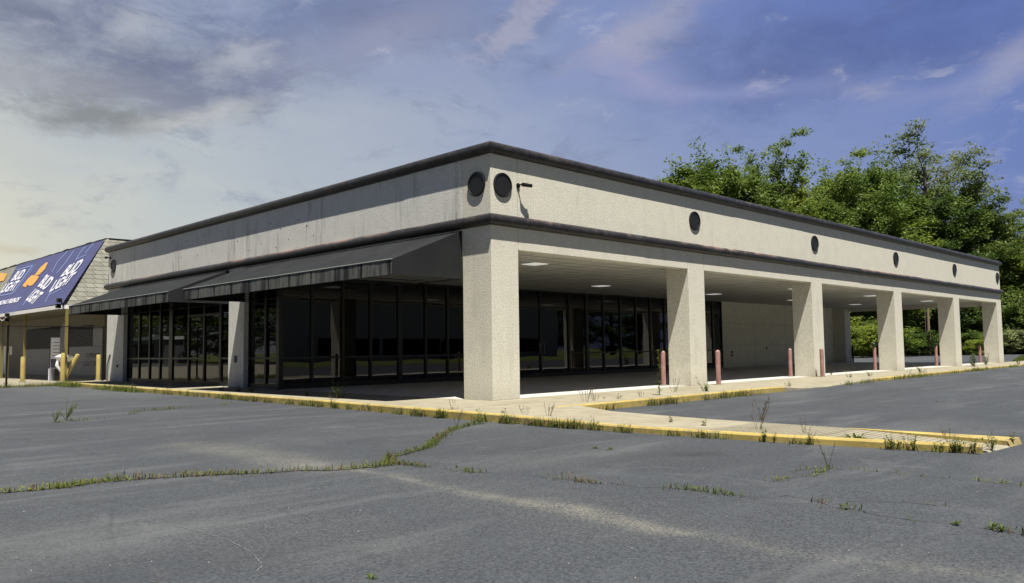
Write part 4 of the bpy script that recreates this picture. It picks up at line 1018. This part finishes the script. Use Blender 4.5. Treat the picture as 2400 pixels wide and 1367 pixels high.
# weeds along the kerbs
def kerb_weeds(pts, dens, hh, lb, seed, off=-.02, spread=.04, dryp=.35, gate=1.75):
    r = random.Random(seed); b = MB(); dr = MB()
    for (x0, y0), (x1, y1) in zip(pts, pts[1:]):
        n = max(1, int(math.hypot(x1-x0, y1-y0)/.06))
        for i in range(n):
            t = i/n; x, y = x0+(x1-x0)*t, y0+(y1-y0)*t; m_ = noise.noise((x*.8, y*.8, seed))*.5+.5; m2 = noise.noise((x*2.6, y*2.6, seed+3))*.5+.5
            for _ in range(int(dens*.06*max(0, m_*1.9+m2*1.9-gate)*2.6+r.random()*.55)):
                d = Vector((x1-x0, y1-y0)).normalized(); p = Vector((x+d.y*off*0+r.gauss(0, spread), y+r.gauss(0, spread), GZ))
                p -= Vector((-d.y, d.x, 0))*abs(r.gauss(0.0, spread)+.0); h = hh*r.uniform(.25, 1.3)*(.5+m2)
                if r.random() < .4: leafblade(b if r.random() > dryp else dr, p+Vector((0, 0, h*.4*r.random())), Vector((r.gauss(0, 1), r.gauss(0, 1), .6)), h*.6, r.uniform(.007, .016), .1); continue
                blades(dr if r.random() < dryp*m_*2 else b, p, h, r.uniform(.004, .009), r, .9)
    o = b.build('kerb_weeds', M['weed'], recalc=False); tag(o, lb, 'weeds', kind='stuff'); dr.build('dry_blades', M['weed_dry'], o, recalc=False)
kl = [(x-.04, y) for x, y in KL]
kerb_weeds(kl[:3], 420, .22, 'thick grass growing over the side kerb below the far awning', 2, spread=.16, dryp=.1)
kerb_weeds(kl[2:6], 230, .15, 'low weeds along the yellow kerb beside the side walk', 3)
kerb_weeds(kl[5:8], 330, .16, 'weeds along the kerb in front of the corner pillar', 4)
kerb_weeds(kl[7:], 230, .11, 'thin weeds at the foot of the walkway kerb', 5)
kerb_weeds([(x, y-.04) for x, y in KR[:5]], 170, .16, 'weeds along the inner kerb near the second pillar', 6, spread=.07)
kerb_weeds([(x, y-.04) for x, y in KR[8:]], 120, .16, 'weeds along the far kerb of the arcade walk', 8, spread=.08, dryp=.15)
kerb_weeds([(-1.9, 25.5), (-4, 25.6), (-10, 25.6)], 480, .2, 'grass strip under the chain-link fence', 9, spread=.22, dryp=.25, gate=1.35)
kerb_weeds([(-1.93, 20.5), (-2.06, 15.5)], 150, .19, 'tall grass clump over the side kerb below the gap of the awnings', 14, spread=.12, dryp=.12, gate=1.15)
kerb_weeds([(-2.05, -10.85), (-1.5, -10.92), (-.7, -10.95), (-.35, -10.6)], 160, .13, 'weeds round the end of the walkway ramp', 10, spread=.09)

# single plants
def mk_plant(kind, seed):
    r = random.Random(seed); b = MB(); s = MB()
    if kind == 'rosette':
        for i in range(26):
            a = r.uniform(0, 6.28); leafblade(b, Vector((0, 0, .01)), Vector((math.cos(a), math.sin(a), r.uniform(.1, 1.1))), r.uniform(.12, .26), r.uniform(.010, .018), r.uniform(0, .3))
    elif kind == 'leafy':
        for k2 in range(4):
            a0 = r.uniform(0, 6.28); tp = Vector((math.cos(a0)*.05, math.sin(a0)*.05, r.uniform(.16, .3))); s.tube([(0, 0, 0), tp*.5+Vector((.005, 0, 0)), tp], [.004, .003, .002], 4, False)
            for i in range(14):
                t = r.uniform(.15, 1); a = r.uniform(0, 6.28); leafblade(b, tp*t, Vector((math.cos(a), math.sin(a), r.uniform(.1, .9))), r.uniform(.04, .085), r.uniform(.009, .017), .1)
    elif kind == 'tall':
        s.tube([(0, 0, 0), (.01, .01, .4), (-.02, .0, .8), (.0, .02, 1.12)], [.011, .009, .007, .003], 5, False)
        for i in range(120):
            z = r.uniform(.05, 1.12); a = r.uniform(0, 6.28); leafblade(b, Vector((0, 0, z)), Vector((math.cos(a), math.sin(a), r.uniform(-.2, .9))), r.uniform(.05, .13)*(1.15-z*.4), r.uniform(.008, .015), .35)
    elif kind == 'stalk':
        for i in range(7):
            a = r.uniform(0, 6.28); L = r.uniform(.25, .55); d = Vector((math.cos(a)*.35, math.sin(a)*.35, 1)); e = d*L; s.tube([(0, 0, 0), e*.6, e+Vector((d.x*.05, d.y*.05, 0))], [.0035, .0028, .002], 4, False)
            for j in range(10):
                q = e*r.uniform(.72, 1.05); aa = r.uniform(0, 6.28); leafblade(s, q, Vector((math.cos(aa)*.5, math.sin(aa)*.5, 1)), .03, .006, .0)
        for i in range(14): blades(b, Vector((r.gauss(0, .03), r.gauss(0, .03), 0)), r.uniform(.06, .16), .005, r, 1)
    else:
        for i in range(9):
            a = r.uniform(0, 6.28); e = Vector((math.cos(a)*r.uniform(.05, .22), math.sin(a)*r.uniform(.05, .22), r.uniform(.16, .36))); s.tube([(0, 0, 0), e*.5+Vector((0, 0, .03)), e], [.004, .003, .0015], 4, False)
            for j in range(15): 
                aa = r.uniform(0, 6.28); leafblade(b, e*r.uniform(.2, 1.05), Vector((math.cos(aa), math.sin(aa), .6)), r.uniform(.025, .06), r.uniform(.006, .012), .1)
    return b, s
PL = {}
for kd in ('rosette', 'leafy', 'tall', 'stalk', 'bushy'):
    for v_ in range(2):
        b, s = mk_plant(kd, len(PL)*7+3); lo = b.build('foliage', M['weed'], None, recalc=False); sto = s.build('stems', M['weed_dry' if kd in ('stalk', 'tall') else 'weed'], None, recalc=False) if s.f else None
        PL[kd, v_] = (lo.data, sto.data if sto else None); bpy.data.objects.remove(lo); 
        if sto: bpy.data.objects.remove(sto)
def plant(kd, px, py, s, lb, z=GZ, grp='single weeds along the kerbs and cracks', i=[0]):
    i[0] += 1; p = bp(px, py, 2, z); o = empty('weed', p, R.uniform(0, 6.28)); f, st = PL[kd, i[0] % 2]; o.scale = (s, s, s)
    c = bpy.data.objects.new('foliage', f); col.objects.link(c); c.parent = o
    if st: c = bpy.data.objects.new('stem', st); col.objects.link(c); c.parent = o
    return tag(o, lb, 'weed', grp)
PLN = [('tall', 1546, 940, 1.15, 'tallest weed, a leafy spire in front of the bollard left of the second pillar'),
 ('bushy', 1656, 930, 1.5, 'bushy weed at the kerb right under the second pillar'), ('stalk', 1580, 932, 1.0, 'seedy stalks right of the tallest weed'),
 ('leafy', 1452, 949, .9, 'short leafy weed on the inner kerb left of the tallest weed'), ('leafy', 1415, 950, .7, 'small leafy weed on the inner kerb nearest the corner'), ('stalk', 1372, 958, 1.1, 'feathery stalks where the two kerbs meet'),
 ('stalk', 1395, 955, .9, 'feathery stalks just right of the kerb junction'), ('stalk', 1505, 945, .7, 'feathery stalks midway along the inner kerb'),
 ('stalk', 1778, 1020, 1.0, 'tall seedy stalk rising from the front kerb of the walkway, with a grassy foot'), ('rosette', 1778, 1022, .8, 'grassy tuft at the foot of the seedy stalk on the walkway kerb'), ('stalk', 1785, 985, .8, 'seedy stalk behind the walkway'),
 ('rosette', 2005, 1040, 1.3, 'large spiky rosette weed at the foot of the walkway kerb'), ('leafy', 1572, 1003, .7, 'small leafy weed on the walkway kerb, left half'), ('leafy', 1650, 1012, .75, 'leafy weed on the walkway kerb left of the seedy stalk'),
 ('stalk', 1890, 1032, .6, 'thin dry stalks on the walkway kerb between the stalk and the rosette'), ('stalk', 2225, 1053, .6, 'thin dry stalks near the end of the walkway kerb'), ('bushy', 2325, 1058, .7, 'bushy weed at the tip of the walkway'), ('leafy', 2372, 1045, .6, 'leafy weed at the outer corner of the ramp'),
 ('bushy', 798, 947, 1.7, 'tall bushy weed on the side kerb in front of the dark glass'), ('leafy', 720, 941, 1.2, 'leafy weed on the side kerb left of the bushy one'), ('leafy', 590, 931, 1.5, 'leafy weed on the side kerb by the middle pillar'), ('leafy', 560, 929, 1.4, 'leafy weed on the side kerb just left of the middle pillar'),
 ('leafy', 520, 926, 1.2, 'leafy weed on the side kerb in front of the door'), ('leafy', 1180, 986, .8, 'leafy weed below the corner pillar at the kerb'), ('leafy', 1120, 982, .7, 'small leafy weed at the kerb left below the corner pillar'), ('stalk', 1285, 992, .8, 'feathery stalks at the kerb right below the corner pillar'), ('stalk', 1065, 978, .7, 'feathery stalks at the kerb left of the corner pillar'),
 ('stalk', 1230, 990, .7, 'feathery stalks under the right face of the corner pillar'),
 ('stalk', 1942, 1099, .6, 'tuft with upright stalks at the crack junction on the right'), ('bushy', 155, 986, 1.3, 'bushy weed in the far left crack'), ('bushy', 130, 990, .8, 'low weed beside the bushy one in the far left crack'), ('rosette', 870, 1357, .25, 'tiny weed at the bottom edge of the foreground'),
 ('bushy', 915, 1080, .45, 'weed where the foreground cracks meet'), ('rosette', 2325, 1240, .4, 'flat weed in the winding crack at the far right'), ('rosette', 2240, 1231, .35, 'small flat weed in the winding crack'), ('rosette', 2350, 1246, .4, 'outermost flat weed in the winding crack'),
 ('rosette', 1395, 1052, .35, 'tiny weed in the open asphalt below the walkway'), ('rosette', 1430, 1055, .35, 'second tiny weed in the open asphalt below the walkway'), ('stalk', 1070, 1003, .6, 'upright stalks in the crack below the corner pillar'),
 ('rosette', 1796, 917, 1.1, 'spreading weed where the inner yellow paint ends'), ('bushy', 1850, 912, .8, 'small weed right of where the inner yellow paint ends'), ('bushy', 1992, 893, 1.1, 'bushy weed on the far kerb by the fourth pillar'), ('bushy', 2040, 890, 1.1, 'weed on the far kerb below the fourth pillar'),
 ('bushy', 2160, 880, 1.6, 'dark bushy weed on the far kerb below the fifth pillar'), ('leafy', 2283, 866, 3.2, 'tall leafy weed on the far kerb before the last bay'), ('leafy', 2312, 862, 2.6, 'leafy weed on the far kerb before the last pillar'), ('bushy', 2388, 858, 1.6, 'weed on the far kerb at the right edge')]
for kd, px, py, s, lb in PLN: plant(kd, px, py, s, lb)
plant('bushy', 1948, 880, .8, 'weed growing from the walk beside the third pillar', 0)
r = random.Random(77)
for L, n, lb in ((kl[6:], 16, 'small weed sprouting along the front kerb of the walkway'), (kl[2:6], 12, 'small weed sprouting along the side kerb before the awnings'), ([(x, y-.04) for x, y in KR[9:13]], 9, 'small weed sprouting along the far kerb of the arcade walk')):
    for i in range(n):
        t = r.random()*(len(L)-1); a, c = Vector(L[int(t)]), Vector(L[int(t)+1]); q = a.lerp(c, t-int(t)); o = empty('weed', (q.x-.03, q.y, GZ), r.uniform(0, 6)); f, st = PL[r.choice(('leafy', 'bushy', 'stalk', 'leafy')), i % 2]
        sc = r.uniform(.4, .8); o.scale = (sc, sc, sc); c = bpy.data.objects.new('foliage', f); col.objects.link(c); c.parent = o
        if st: c = bpy.data.objects.new('stem', st); col.objects.link(c); c.parent = o
        tag(o, lb, 'weed', lb.replace('small weed', 'small weeds'))
# leaves and grit scattered on the lot
b = MB(); r = random.Random(21)
for i in range(420):
    px, py = r.uniform(-50, 2450), 960+400*r.random()**.7; p = bp(px, py, 2, GZ+.004); s = r.uniform(.003, .008); a = r.uniform(0, 6.28); c = Vector((math.cos(a), math.sin(a), 0)); d = Vector((-c.y, c.x, 0))
    if p.x > -2.9 and p.y > -11.2 and (p.x < -.6 or p.y > -2.7): continue
    b.quad(p-c*s, p-d*s*.7, p+c*s, p+d*s*.7); b.quad(p-c*s+Vector((0, 0, .001)), p+d*s*.6+Vector((0, 0, s)), p+c*s)
tag(b.build('gravel_bits', mat('pale_grit', (.22, .215, .2), .9), recalc=False), 'pale grit and stone chips scattered over the asphalt', 'grit', kind='stuff')
# white scrape marks on the asphalt
for L in SCR:
    rr = random.Random(len(L)*13); P = [Vector((*q, GZ+.004)) for q in L]; b = MB()
    for a, c in zip(P, P[1:]):
        n = max(1, int((c-a).length/.05)); d = (c-a).normalized(); nn = Vector((-d.y, d.x, 0))
        for i in range(n):
            if rr.random() < .25: continue
            p, q = a.lerp(c, i/n), a.lerp(c, (i+1)/n); w = rr.uniform(.002, .005); o_ = nn*rr.uniform(-.006, .006); b.quad(p-nn*w+o_, q-nn*w+o_, q+nn*w+o_, p+nn*w+o_)
    tag(b.build('scrape_mark', mat('chalky_mark', (.13, .133, .135), .9), recalc=False), kind='structure')
